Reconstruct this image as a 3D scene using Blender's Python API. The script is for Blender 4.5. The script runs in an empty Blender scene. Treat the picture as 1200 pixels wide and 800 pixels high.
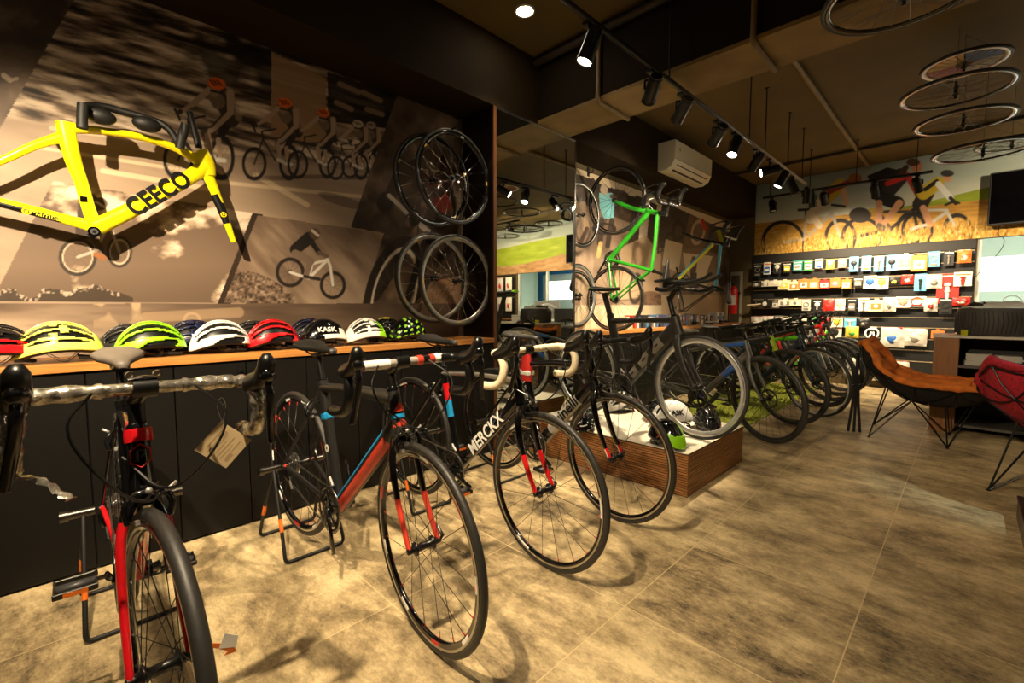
import bpy, math, random
import numpy as np
from mathutils import Vector as V, Matrix as M, noise as mnoise
random.seed(7); rng = np.random.RandomState(3)
sc = bpy.context.scene; col = sc.collection
PI = math.pi
# ---------------------------------------------------------------- camera
FP = 535.0; PT = math.radians(-4.06); HC = 1.10
fw = V((-math.sin(PI/4)*math.cos(PT), math.cos(PI/4)*math.cos(PT), math.sin(PT)))
rt = V((math.cos(PI/4), math.sin(PI/4), 0)); up = rt.cross(fw); CP = V((0, 0, HC))
cam = bpy.data.objects.new('camera', bpy.data.cameras.new('camera')); col.objects.link(cam)
cam.data.sensor_width = 36; cam.data.lens = FP/1200*36; cam.data.clip_start = .02
cam.matrix_world = M.Translation(CP) @ M((rt, up, -fw)).transposed().to_4x4()
sc.camera = cam
def ray(u, v): return fw*FP + rt*(u-600) - up*(v-400)
def at(u, v, x=None, y=None, z=None):
    d = ray(u, v)
    t = (x-CP.x)/d.x if x is not None else (y-CP.y)/d.y if y is not None else (z-CP.z)/d.z
    return CP + d*t
def depth_at(u, v, k): return CP + ray(u, v)*(k/FP)
def lin(c):
    c = [x/255 for x in c[:3]]
    return tuple(x/12.92 if x <= .04045 else ((x+.055)/1.055)**2.4 for x in c)
# ---------------------------------------------------------------- materials
MC = {}
def mat(name, rgb, rough=.5, metal=0., var=.08, scale=30, coat=0., emit=None, es=1., bump=0., alpha=1., trans=0., spec=.5, stretch=None):
    if name in MC: return MC[name]
    m = bpy.data.materials.new(name); m.use_nodes = True; nt = m.node_tree; b = nt.nodes['Principled BSDF']
    c = lin(rgb)
    b.inputs['Roughness'].default_value = rough; b.inputs['Metallic'].default_value = metal
    b.inputs['Specular IOR Level'].default_value = spec
    if coat: b.inputs['Coat Weight'].default_value = coat; b.inputs['Coat Roughness'].default_value = .06
    if var > 0:
        tc = nt.nodes.new('ShaderNodeTexCoord'); n = nt.nodes.new('ShaderNodeTexNoise'); n.inputs['Scale'].default_value = scale
        n.inputs['Detail'].default_value = 4
        if stretch:
            mp = nt.nodes.new('ShaderNodeMapping'); mp.inputs['Scale'].default_value = stretch
            nt.links.new(tc.outputs['Object'], mp.inputs[0]); nt.links.new(mp.outputs[0], n.inputs['Vector'])
        else: nt.links.new(tc.outputs['Object'], n.inputs['Vector'])
        r = nt.nodes.new('ShaderNodeValToRGB'); e = r.color_ramp.elements
        e[0].position = .3; e[1].position = .7
        e[0].color = tuple(x*(1-var) for x in c)+(1,); e[1].color = tuple(min(1, x*(1+var)) for x in c)+(1,)
        nt.links.new(n.outputs['Fac'], r.inputs[0]); nt.links.new(r.outputs[0], b.inputs['Base Color'])
        if bump:
            bp = nt.nodes.new('ShaderNodeBump'); bp.inputs['Strength'].default_value = bump; bp.inputs['Distance'].default_value = .004
            nt.links.new(n.outputs['Fac'], bp.inputs['Height']); nt.links.new(bp.outputs[0], b.inputs['Normal'])
    else: b.inputs['Base Color'].default_value = c+(1,)
    if emit: b.inputs['Emission Color'].default_value = tuple(emit)+(1,); b.inputs['Emission Strength'].default_value = es
    if alpha < 1: b.inputs['Alpha'].default_value = alpha
    if trans: b.inputs['Transmission Weight'].default_value = trans
    MC[name] = m; return m
black = mat('black_satin', (11, 11, 11), .32)
blackg = mat('black_gloss', (10, 10, 12), .12, coat=.6)
blackm = mat('black_matte', (17, 16, 15), .55)
rubber = mat('tire_rubber', (40, 38, 36), .5, bump=.15, scale=120)
rubber_dk = mat('tire_rubber_dark', (20, 20, 20), .6, bump=.3, scale=90)
alu = mat('brushed_aluminium', (190, 188, 184), .28, 1.)
chrome = mat('polished_steel', (215, 213, 210), .15, 1., var=.02)
steel_dk = mat('dark_steel', (95, 92, 88), .3, 1.)
spoke_m = mat('spoke_steel', (120, 118, 114), .3, 1., var=0)
spoke_b = mat('spoke_black', (30, 30, 30), .35, .3, var=0)
white = mat('white_gloss', (235, 233, 228), .25, coat=.4, var=.02)
whitem = mat('white_matte', (225, 222, 214), .6, var=.03)
red = mat('red_gloss', (200, 22, 30), .22, coat=.5)
redm = mat('red_matte', (190, 40, 35), .5)
blue = mat('blue_gloss', (20, 120, 190), .3, coat=.3)
lime = mat('lime_gloss', (150, 225, 30), .3, coat=.4, var=.03)
yellow = mat('yellow_gloss', (240, 225, 20), .16, coat=.7, var=.02)
orange = mat('orange_plastic', (225, 110, 25), .5)
grey = mat('grey_satin', (110, 108, 104), .4)
dgrey = mat('dark_grey_satin', (58, 58, 60), .4)
silverp = mat('silver_paint', (165, 162, 158), .3, .6)
wood = mat('oak_worktop', (176, 118, 58), .42, var=.22, scale=6, stretch=(14, 1, 14), bump=.05)
woodedge = mat('oak_edge', (96, 58, 28), .45, var=.2, scale=8, stretch=(1, 1, .3))
# ---------------------------------------------------------------- mesh builder
class MB:
    def __init__(s): s.v = []; s.f = []; s.m = []; s.mats = []; s.sm = []
    def mi(s, m):
        if m not in s.mats: s.mats.append(m)
        return s.mats.index(m)
    def add(s, vs, fs, m, smooth=True):
        o = len(s.v); s.v += [tuple(x) for x in vs]
        if callable(m): mm = [s.mi(m(i)) for i in range(len(fs))]
        else: mm = [s.mi(m)]*len(fs)
        s.f += [tuple(i+o for i in f) for f in fs]; s.m += mm; s.sm += [smooth]*len(fs); return s
    def box(s, lo, hi, m, mtx=None, bev=0.):
        x0, y0, z0 = lo; x1, y1, z1 = hi
        if x0 > x1: x0, x1 = x1, x0
        if y0 > y1: y0, y1 = y1, y0
        if z0 > z1: z0, z1 = z1, z0
        b = min(bev, (x1-x0)*.45, (y1-y0)*.45, (z1-z0)*.45)
        if b <= 0:
            vs = [V(p) for p in ((x0,y0,z0),(x1,y0,z0),(x1,y1,z0),(x0,y1,z0),(x0,y0,z1),(x1,y0,z1),(x1,y1,z1),(x0,y1,z1))]
            fs = [(0,3,2,1),(4,5,6,7),(0,1,5,4),(1,2,6,5),(2,3,7,6),(3,0,4,7)]
        else:
            vs = []; L = [[x0, x1], [y0, y1], [z0, z1]]
            idx = {}
            for cx in (0, 1):
                for cy in (0, 1):
                    for cz in (0, 1):
                        c = [L[0][cx], L[1][cy], L[2][cz]]; sg = [1-2*cx, 1-2*cy, 1-2*cz]
                        for a in range(3):
                            p = list(c)
                            for k in range(3):
                                if k != a: p[k] += sg[k]*b
                            idx[(cx,cy,cz,a)] = len(vs); vs.append(V(p))
            fs = []
            for a in range(3):
                o1, o2 = (a+1) % 3, (a+2) % 3
                for sd in (0, 1):
                    q = []
                    for (i, j) in ((0,0),(1,0),(1,1),(0,1)):
                        k = [0,0,0]; k[a] = sd; k[o1] = i; k[o2] = j; q.append(idx[(*k, a)])
                    fs.append(tuple(q if sd else q[::-1]))
                for i in (0, 1):
                    for j in (0, 1):
                        k0 = [0,0,0]; k0[a] = 0; k0[o1] = i; k0[o2] = j; k1 = list(k0); k1[a] = 1
                        q = [idx[(*k0, o1)], idx[(*k1, o1)], idx[(*k1, o2)], idx[(*k0, o2)]]
                        fs.append(tuple(q if (i == j) else q[::-1]))
            for cx in (0, 1):
                for cy in (0, 1):
                    for cz in (0, 1):
                        q = [idx[(cx,cy,cz,a)] for a in range(3)]
                        fs.append(tuple(q if (cx+cy+cz) % 2 else q[::-1]))
        if mtx is not None: vs = [mtx @ p for p in vs]
        return s.add(vs, fs, m, False)
    def tube(s, pts, r, m, n=10, closed=False, caps=True):
        return s.loft(pts, r, r, m, n, None, closed, caps)
    def loft(s, pts, wa, wb, m, n=12, side=None, closed=False, caps=True, sq=1.0):
        """elliptic sections along pts; wa = half width along `side`, wb = half height across it"""
        pts = [V(p) for p in pts]; k = len(pts)
        W = lambda w, i: w[i] if isinstance(w, (list, tuple)) else w
        T = []
        for i in range(k):
            if closed: t = pts[(i+1) % k]-pts[i-1]
            else: t = pts[min(i+1, k-1)]-pts[max(i-1, 0)]
            T.append(t.normalized() if t.length > 1e-9 else V((0,0,1)))
        if side is None:
            a0 = V((0,0,1)) if abs(T[0].z) < .9 else V((1,0,0))
            A = [T[0].cross(a0).normalized()]
            for i in range(1, k):
                a = A[-1]-T[i]*A[-1].dot(T[i]); A.append(a.normalized() if a.length > 1e-6 else A[-1])
        else:
            sd = V(side); A = []
            for i in range(k):
                a = sd-T[i]*sd.dot(T[i]); A.append(a.normalized() if a.length > 1e-4 else (A[-1] if A else V((0,1,0))))
        vs = []
        for i in range(k):
            B = T[i].cross(A[i])
            for j in range(n):
                th = 2*PI*j/n; c, q = math.cos(th), math.sin(th)
                if sq != 1.0: c = math.copysign(abs(c)**sq, c); q = math.copysign(abs(q)**sq, q)
                vs.append(pts[i]+A[i]*(W(wa,i)*c)+B*(W(wb,i)*q))
        fs = []; meta = []
        for i in range(k if closed else k-1):
            i2 = (i+1) % k
            for j in range(n):
                j2 = (j+1) % n
                fs.append((i*n+j, i*n+j2, i2*n+j2, i2*n+j)); meta.append((i/(k-1 if not closed else k), j/n))
        if caps and not closed:
            fs.append(tuple(range(n))[::-1]); meta.append((0, 0)); fs.append(tuple((k-1)*n+j for j in range(n))); meta.append((1, 0))
        if callable(m): return s.add(vs, fs, (lambda i: m(*meta[i])))
        return s.add(vs, fs, m)
    def cyl(s, a, b, r, m, n=16, r2=None):
        return s.loft([a, b], [r, r if r2 is None else r2], [r, r if r2 is None else r2], m, n)
    def rev(s, prof, m, n=48, axis='Y', c=(0,0,0), mtx=None, closed=True):
        """revolve closed profile [(radius, along)] round axis through c"""
        k = len(prof); vs = []; c = V(c)
        for i in range(n):
            a = 2*PI*i/n; ca, sa = math.cos(a), math.sin(a)
            for (r, h) in prof:
                p = V((r*ca, h, r*sa)) if axis == 'Y' else V((r*ca, r*sa, h)) if axis == 'Z' else V((h, r*ca, r*sa))
                vs.append((mtx @ p if mtx else p)+c)
        fs = []; meta = []
        for i in range(n):
            i2 = (i+1) % n
            for j in range(k if closed else k-1):
                j2 = (j+1) % k
                f = (i*k+j, i*k+j2, i2*k+j2, i2*k+j); fs.append(f if axis == 'Y' else f[::-1]); meta.append((i/n, j))
        if callable(m): return s.add(vs, fs, lambda i: m(*meta[i]))
        return s.add(vs, fs, m)
    def prism(s, poly, h0, h1, fr, m, smooth=False):
        """poly 2D -> fr(x,y,h)"""
        n = len(poly); vs = [fr(x, y, h0) for x, y in poly]+[fr(x, y, h1) for x, y in poly]
        fs = [tuple(range(n))[::-1], tuple(range(n, 2*n))]+[(i, (i+1) % n, n+(i+1) % n, n+i) for i in range(n)]
        return s.add(vs, fs, m, smooth)
    def ell(s, c, r, m, nu=16, nv=10, mtx=None, zmin=-1.):
        c = V(c); vs = []; fs = []
        for j in range(nv+1):
            ph = math.asin(max(-1, min(1, zmin+(1-zmin)*0))) if False else (-PI/2+PI*j/nv)
            for i in range(nu):
                a = 2*PI*i/nu; p = V((r[0]*math.cos(ph)*math.cos(a), r[1]*math.cos(ph)*math.sin(a), r[2]*max(zmin, math.sin(ph))))
                vs.append((mtx @ p if mtx else p)+c)
        for j in range(nv):
            for i in range(nu):
                i2 = (i+1) % nu; fs.append((j*nu+i, j*nu+i2, (j+1)*nu+i2, (j+1)*nu+i))
        return s.add(vs, fs, m)
    def mesh(s, name):
        me = bpy.data.meshes.new(name); me.from_pydata(s.v, [], s.f)
        for m in s.mats: me.materials.append(m)
        me.polygons.foreach_set('material_index', s.m); me.polygons.foreach_set('use_smooth', s.sm); me.update()
        return me
    def build(s, name, parent=None, mtx=None, label=None, auto=True):
        me = s.mesh(name); o = bpy.data.objects.new(name, me); col.objects.link(o)
        if auto and any(s.sm):
            try: me.set_sharp_from_angle(angle=math.radians(38))
            except Exception: pass
        if parent: o.parent = parent
        if mtx is not None: o.matrix_local = mtx
        if label: o['label'] = label
        return o
def link(name, me, parent=None, mtx=None):
    o = bpy.data.objects.new(name, me); col.objects.link(o)
    if parent: o.parent = parent
    if mtx is not None: o.matrix_local = mtx
    return o
def tag(o, label=None, cat=None, group=None, kind=None):
    if label: o['label'] = label
    if cat: o['category'] = cat
    if group: o['group'] = group
    if kind: o['kind'] = kind
    return o
def thing(name, label, cat, loc=(0,0,0), rz=0, group=None, mtx=None):
    o = bpy.data.objects.new(name, None); col.objects.link(o); o.empty_display_size = .05
    if mtx is not None: o.matrix_world = mtx
    else: o.location = loc; o.rotation_euler = (0, 0, rz)
    return tag(o, label, cat, group)
def struct(name, mb, mtx=None):
    o = mb.build(name, None, mtx); o['kind'] = 'structure'; return o
def boxm(lo, hi, m, bev=0.): return MB().box(lo, hi, m, bev=bev)
def copy_tree(o, parent=None):
    c = o.copy(); col.objects.link(c); c.parent = parent
    for ch in o.children: copy_tree(ch, c)
    return c
def text(body, size, m, name='lettering', parent=None, mtx=None, depth=.0008, bold=0., shear=0., align='CENTER', xs=1.):
    cu = bpy.data.curves.new('txt', 'FONT'); cu.body = body; cu.size = size; cu.extrude = depth; cu.offset = bold; cu.shear = shear
    cu.align_x = align; cu.align_y = 'CENTER'; cu.resolution_u = 3
    o = bpy.data.objects.new('txt', cu); col.objects.link(o)
    dg = bpy.context.evaluated_depsgraph_get(); me = bpy.data.meshes.new_from_object(o.evaluated_get(dg))
    bpy.data.objects.remove(o); me.name = name; me.materials.clear(); me.materials.append(m)
    if xs != 1.: me.transform(M.Diagonal((xs, 1, 1, 1)))
    return link(name, me, parent, mtx)
def frame_m(origin, xa, ya):
    """matrix whose X is xa, Y is ya (orthogonalised), Z is the normal"""
    x = V(xa).normalized(); y = V(ya); y = (y-x*y.dot(x)).normalized(); z = x.cross(y)
    return M.Translation(V(origin)) @ M((x, y, z)).transposed().to_4x4()
def smooth(pts, it=3):
    pts = [V(p) for p in pts]
    for _ in range(it):
        q = [pts[0]]
        for a, b in zip(pts, pts[1:]): q += [a*.75+b*.25, a*.25+b*.75]
        q.append(pts[-1]); pts = q
    return pts
# ---------------------------------------------------------------- room
XA, XW, YB, CZ, XR, YF = -2.556, -2.926, 8.148, 3.10, 4.2, -2.6
XW2 = XW
def tile_floor():
    m = bpy.data.materials.new('stone_tile_floor'); m.use_nodes = True; nt = m.node_tree; b = nt.nodes['Principled BSDF']; L = nt.links
    N = nt.nodes.new
    tc = N('ShaderNodeTexCoord')
    def noise(scale, det, st=(1,1,1), rough=.6):
        mp = N('ShaderNodeMapping'); mp.inputs['Scale'].default_value = st; L.new(tc.outputs['Object'], mp.inputs[0])
        n = N('ShaderNodeTexNoise'); n.inputs['Scale'].default_value = scale; n.inputs['Detail'].default_value = det
        n.inputs['Roughness'].default_value = rough; L.new(mp.outputs[0], n.inputs['Vector']); return n
    mpb = N('ShaderNodeMapping'); mpb.inputs['Location'].default_value = (.85, .37, 0); mpb.inputs['Rotation'].default_value = (0, 0, 0)
    L.new(tc.outputs['Object'], mpb.inputs[0])
    br = N('ShaderNodeTexBrick'); br.offset = 0.; br.inputs['Scale'].default_value = 1.
    br.inputs['Brick Width'].default_value = .62; br.inputs['Row Height'].default_value = .604; br.inputs['Mortar Size'].default_value = .0022
    br.inputs['Mortar Smooth'].default_value = .3
    br.inputs['Color1'].default_value = (.35,.35,.35,1); br.inputs['Color2'].default_value = (.65,.65,.65,1); br.inputs['Mortar'].default_value = (1,1,1,1)
    L.new(mpb.outputs[0], br.inputs['Vector'])
    n1 = noise(2.6, 13, (.9, 1.15, 1), .72); n2 = noise(9, 12, (.75, 1.6, 1), .84); n3 = noise(70, 8, (.8, 1.3, 1), .8)
    r = N('ShaderNodeValToRGB'); e = r.color_ramp.elements
    e[0].position = .40; e[0].color = lin((58, 50, 40))+(1,); e[1].position = .585; e[1].color = lin((222, 200, 154))+(1,)
    x = r.color_ramp.elements.new(.485); x.color = lin((160, 140, 104))+(1,)
    def mth(op, a, bb):
        q = N('ShaderNodeMath'); q.operation = op
        for i, w in enumerate((a, bb)):
            if isinstance(w, (int, float)): q.inputs[i].default_value = w
            else: L.new(w, q.inputs[i])
        return q.outputs[0]
    f = mth('ADD', mth('MULTIPLY', n1.outputs['Fac'], .46), mth('MULTIPLY', n2.outputs['Fac'], .36))
    f = mth('ADD', f, mth('MULTIPLY', n3.outputs['Fac'], .18))
    sx = N('ShaderNodeSeparateColor'); L.new(br.outputs['Color'], sx.inputs[0])
    f = mth('ADD', f, mth('MULTIPLY', mth('SUBTRACT', sx.outputs[0], .5), .12))
    L.new(f, r.inputs[0])
    mx = N('ShaderNodeMix'); mx.data_type = 'RGBA'; mx.inputs['B'].default_value = lin((206, 184, 138))+(1,)
    fa = mth('MULTIPLY', br.outputs['Fac'], .75)
    L.new(fa, mx.inputs['Factor']); L.new(r.outputs[0], mx.inputs['A']); L.new(mx.outputs['Result'], b.inputs['Base Color'])
    rr = N('ShaderNodeMapRange'); rr.inputs['To Min'].default_value = .34; rr.inputs['To Max'].default_value = .55
    L.new(n2.outputs['Fac'], rr.inputs['Value']); L.new(rr.outputs[0], b.inputs['Roughness'])
    bp = N('ShaderNodeBump'); bp.inputs['Strength'].default_value = .25; bp.inputs['Distance'].default_value = .002
    L.new(f, bp.inputs['Height']); L.new(bp.outputs[0], b.inputs['Normal'])
    return m
olive = mat('olive_painted_wall', (86, 72, 40), .75, var=.06, scale=3)
olive_dk = mat('dark_brown_paint', (38, 27, 10), .8, var=.08, scale=3, spec=.15)
ceilm = mat('raw_ceiling_paint', (92, 74, 36), .8, var=.14, scale=2.2, bump=.2)
struct('floor', boxm((XW-.2, YF-.2, -.1), (XR+.2, 11.2, 0), tile_floor()))
struct('ceiling', boxm((XW-.2, YF-.2, CZ), (XR+.2, YB+.2, CZ+.12), ceilm))
struct('wall_left', boxm((XW-.15, YF, 0), (XW, YB, CZ), olive))
struct('wall_right', boxm((XR, YF, 0), (XR+.15, YB, CZ), olive))
struct('wall_front', boxm((XW-.15, YF-.15, 0), (XR+.15, YF, CZ), olive))
wb = MB(); wb.box((XW-.15, YB, 0), (.03, YB+.15, CZ), olive); wb.box((.03, YB, 1.98), (XR+.15, YB+.15, CZ), olive)
wb.box((.03, YB, 0), (XR+.15, YB+.15, .82), mat('grey_green_paint', (120, 128, 116), .6)); wb.box((2.85, YB, .82), (XR+.15, YB+.15, 1.98), olive)
struct('wall_back', wb)
struct('trim_soffit', boxm((XW, YF, 2.60), (XA, YB, CZ), olive_dk))
bmd = MB().box((XA, 2.855, 2.606), (XR, 3.26, CZ), mat('beam_dark_paint', (30, 21, 8), .8, spec=.15)); bmd.box((XA, 2.853, 2.60), (XR, 3.262, 2.606), mat('beam_raw_soffit', (128, 104, 62), .8, var=.2, scale=4, bump=.2)); bmd.box((XA, 2.850, 2.60), (XR, 2.853, 2.625), mat('beam_raw_soffit', (128, 104, 62)))
struct('trim_beam', bmd)
struct('trim_skirting', boxm((XW, 7.0, 0), (XA-.37+.02, YB, .1), black))
# narrow door in the far corner
dm = MB(); dm.box((-2.89, YB-.035, 0), (-2.70, YB, 1.72), mat('door_frame_white', (150, 146, 130), .5), bev=.004)
d = struct('door_1', dm)
MB().box((-2.87, YB-.045, .05), (-2.73, YB-.036, 1.66), mat('door_leaf_olive', (70, 62, 42), .5), bev=.003).build('door_leaf', d)
# back room seen through the opening
shop = mat('back_room_white', (225, 230, 222), .7, var=.03, scale=4)
br = MB(); br.box((-.6, 10.9, 0), (XR+.6, 11.0, 2.5), shop); br.box((-.7, YB+.15, 0), (-.6, 11, 2.5), shop); br.box((XR+.6, YB+.15, 0), (XR+.7, 11, 2.5), shop)
struct('wall_back_room', br)
struct('ceiling_back_room', boxm((-.7, YB+.15, 2.5), (XR+.7, 11, 2.6), shop))
glass = mat('clear_glass', (235, 245, 240), .02, var=0, trans=1.); glass.node_tree.nodes['Principled BSDF'].inputs['IOR'].default_value = 1.05
wfm = mat('window_frame_white', (215, 215, 205), .4, var=.02)
w = struct('window_1', MB().box((.03, YB+.06, .9), (2.85, YB+.068, 1.98), glass))
f = MB(); f.box((.03, YB-.03, .82), (2.85, YB+.12, .90), wfm, bev=.004)
f.box((.03, YB+.03, 1.02), (2.85, YB+.06, 1.05), wfm)
for x in (.03, .95, 1.9, 2.81): f.box((x, YB+.03, .9), (x+.04, YB+.1, 1.98), wfm)
f.build('window_frame', w)
# ---------------------------------------------------------------- printed murals: the colours are the print itself, on a fine grid
class Art:
    def __init__(s, U, Vv): s.U = U; s.V = Vv; s.c = np.zeros(U.shape+(3,))
    def put(s, mask, c, a=1.):
        c = np.array(lin(c)) if not isinstance(c, np.ndarray) else c
        aa = (mask*a)[..., None]; s.c = s.c*(1-aa)+c*aa
    def inpoly(s, P):
        U, W = s.U, s.V; r = np.zeros(U.shape, bool); n = len(P)
        for i in range(n):
            x0, y0 = P[i]; x1, y1 = P[(i+1) % n]
            if y0 == y1: continue
            k = ((y0 > W) != (y1 > W)) & (U < (x1-x0)*(W-y0)/(y1-y0)+x0); r ^= k
        return r
    def poly(s, P, c, a=1.): s.put(s.inpoly(P).astype(float), c, a)
    def dseg(s, p, q):
        px, py = p; dx, dy = q[0]-px, q[1]-py; L = dx*dx+dy*dy+1e-9
        t = np.clip(((s.U-px)*dx+(s.V-py)*dy)/L, 0, 1)
        return np.hypot(s.U-px-t*dx, s.V-py-t*dy), t
    def seg(s, p, q, r, c, r2=None, a=1.):
        d, t = s.dseg(p, q); rr = r if r2 is None else r+(r2-r)*t
        s.put(np.clip(rr-d+.5, 0, 1), c, a)
    def path(s, P, r, c, a=1.):
        for p, q in zip(P, P[1:]): s.seg(p, q, r, c, a=a)
    def ell(s, c, rx, ry, cc, a=1., rot=0.):
        x, y = s.U-c[0], s.V-c[1]; cr, sr = math.cos(rot), math.sin(rot); x, y = x*cr+y*sr, -x*sr+y*cr
        d = np.hypot(x/rx, y/ry); s.put(np.clip((1-d)*min(rx, ry)+.5, 0, 1), cc, a)
    def ring(s, c, rx, ry, w, cc, a=1., rot=0.):
        x, y = s.U-c[0], s.V-c[1]; cr, sr = math.cos(rot), math.sin(rot); x, y = x*cr+y*sr, -x*sr+y*cr
        d = np.abs(np.hypot(x/rx, y/ry)-1)*min(rx, ry); s.put(np.clip(w-d+.5, 0, 1), cc, a)
def vnoise(x, y, seed=0, oct=4):
    """value noise, numpy"""
    tot = np.zeros(x.shape); amp = 1.; s = 0.
    for o in range(oct):
        xi = np.floor(x).astype(int); yi = np.floor(y).astype(int); fx = x-xi; fy = y-yi
        fx = fx*fx*(3-2*fx); fy = fy*fy*(3-2*fy)
        def h(i, j):
            n = (i*374761393+j*668265263+(seed+o)*974634777) & 0xffffffff
            n = ((n ^ (n >> 13))*1274126177) & 0xffffffff
            return ((n ^ (n >> 16)) & 0xffff)/65535.
        v = (h(xi,yi)*(1-fx)+h(xi+1,yi)*fx)*(1-fy)+(h(xi,yi+1)*(1-fx)+h(xi+1,yi+1)*fx)*fy
        tot += v*amp; s += amp; amp *= .5; x = x*2+13.1; y = y*2+7.7
    return tot/s
def ramp(t, cols, pos=None):
    cols = np.array([lin(c) for c in cols]); pos = pos if pos is not None else np.linspace(0, 1, len(cols))
    return np.stack([np.interp(t, pos, cols[:, k]) for k in range(3)], -1)
def rider(A, x, y, s, hel, body=(30,26,24), skin=(120,100,84), bike=(28,26,26), face=-1, ground=None, sq=.75):
    """x,y = middle between the wheels at hub height, s = wheel radius in print px; rides to `face`"""
    f = face
    def P(a, b): return (x+f*a*s*sq, y-b*s)
    for wx in (1.45, -1.45):
        A.ring(P(wx, 0), s*sq, s, max(.7, s*.075), bike); A.ell(P(wx, 0), s*.1, s*.12, bike)
        for k in range(8):
            an = k*PI/4+.2; A.seg(P(wx, 0), P(wx+math.cos(an)*.95, math.sin(an)*.95), .25, bike, a=.45)
    w = max(.6, s*.055); fr = (60,56,52)
    for p, q in (((1.45,0),(1.1,1.25)),((1.1,1.25),(-.1,.05)),((1.0,1.15),(-.45,1.25)),((-.45,1.25),(-.05,0)),((-1.45,0),(-.05,0)),((-1.45,0),(-.45,1.2))): A.seg(P(*p), P(*q), w, fr)
    A.path([P(1.1,1.3), P(1.15,1.5), P(1.6,1.5), P(1.75,1.25), P(1.6,1.05)], w, bike)
    A.seg(P(-.75,1.5), P(-.15,1.5), w*1.2, bike); A.seg(P(-.45,1.25), P(-.5,1.5), w, bike)
    lw = s*.16
    A.seg(P(-.45,1.65), P(.35,.95), lw*1.15, body); A.seg(P(.35,.95), P(0,.1), lw*.75, skin); A.seg(P(0,.05), P(.3,-.08), lw*.6, (190,180,170))
    A.seg(P(-.4,1.6), P(.25,.5), lw, body); A.seg(P(.25,.5), P(-.1,-.45), lw*.7, skin); A.seg(P(-.15,-.5), P(.15,-.55), lw*.6, (200,190,180))
    A.seg(P(-.5,1.75), P(.55,2.7), s*.30, body, r2=s*.36)
    A.seg(P(.55,2.7), P(1.2,2.1), lw*.75, skin); A.seg(P(1.2,2.1), P(1.65,1.55), lw*.6, skin)
    A.seg(P(.4,2.65), P(.9,1.9), lw*.8, skin); A.seg(P(.9,1.9), P(1.45,1.5), lw*.6, skin)
    A.ell(P(.95,2.95), s*.22*sq+1, s*.26, skin); A.ell(P(.9,3.15), s*.42*sq+.6, s*.24, hel)
    for k in (-.18, .05, .28): A.seg(P(.9+k-.08,3.22), P(.9+k+.08,3.08), max(.3, s*.03), (40,25,18))
def racer(A, x, y, k, hc):
    """three-quarter view racer coming toward the viewer, drawn at k x 1"""
    D = (30,25,22); S_ = (166,140,118)
    def P(a, b): return (x+(a-234)*k, y+(b-186)*k)
    A.ell(P(236,208), 34*k, 3.5*k, (70,54,42), .6)
    for (cx, cy, rx, ry) in ((260,185,13,23),(209,187,16,22)):
        A.ring(P(cx,cy), rx*k, ry*k, 1.7*k+.3, D)
        for j in range(9): A.seg(P(cx,cy), P(cx+rx*.93*math.cos(j*.7), cy+ry*.93*math.sin(j*.7)), .22, (70,60,52), a=.6)
    A.path([P(209,187), P(222,150), P(256,150), P(258,184), P(240,182), P(222,152)], 1.3*k, (54,48,44)); A.path([P(222,150), P(220,140), P(240,136)], 1.3*k, D)
    A.seg(P(262,140), P(243,158), 6*k, (64,54,48), 4.5*k); A.seg(P(243,158), P(247,178), 3.6*k, S_, 2.6*k); A.seg(P(244,181), P(251,184), 2.6*k, (205,196,186))
    A.seg(P(268,142), P(256,164), 5.5*k, (36,30,28), 4.2*k); A.seg(P(256,164), P(258,184), 3.2*k, S_, 2.4*k); A.seg(P(255,187), P(263,188), 2.6*k, (205,196,186))
    A.seg(P(256,108), P(272,140), 10*k, (56,46,40), 9*k); A.seg(P(248,106), P(256,120), 8*k, (110,92,78)); A.seg(P(268,108), P(280,138), 4*k, (150,130,110), a=.6)
    A.seg(P(244,106), P(226,122), 3.8*k, S_); A.seg(P(226,122), P(213,130), 2.8*k, S_, 2.2*k); A.ell(P(211,131), 3.4*k, 3*k, (50,42,38)); A.seg(P(205,128), P(211,140), 1.5*k, D)
    A.seg(P(270,110), P(270,132), 4.6*k, S_, 3.8*k); A.seg(P(270,132), P(250,152), 3.6*k, S_, 2.6*k); A.ell(P(247,153), 4*k, 3*k, (160,140,124))
    A.ell(P(252,107), 6*k, 7*k, (140,114,94)); A.seg(P(247,106), P(259,109), 1.3*k, D); A.ell(P(254,98), 10.5*k, 7*k, hc, rot=.3)
    for d in (-4, 0, 4): A.seg(P(250+d,94), P(256+d,100), .9*k, (70,34,16))
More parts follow.
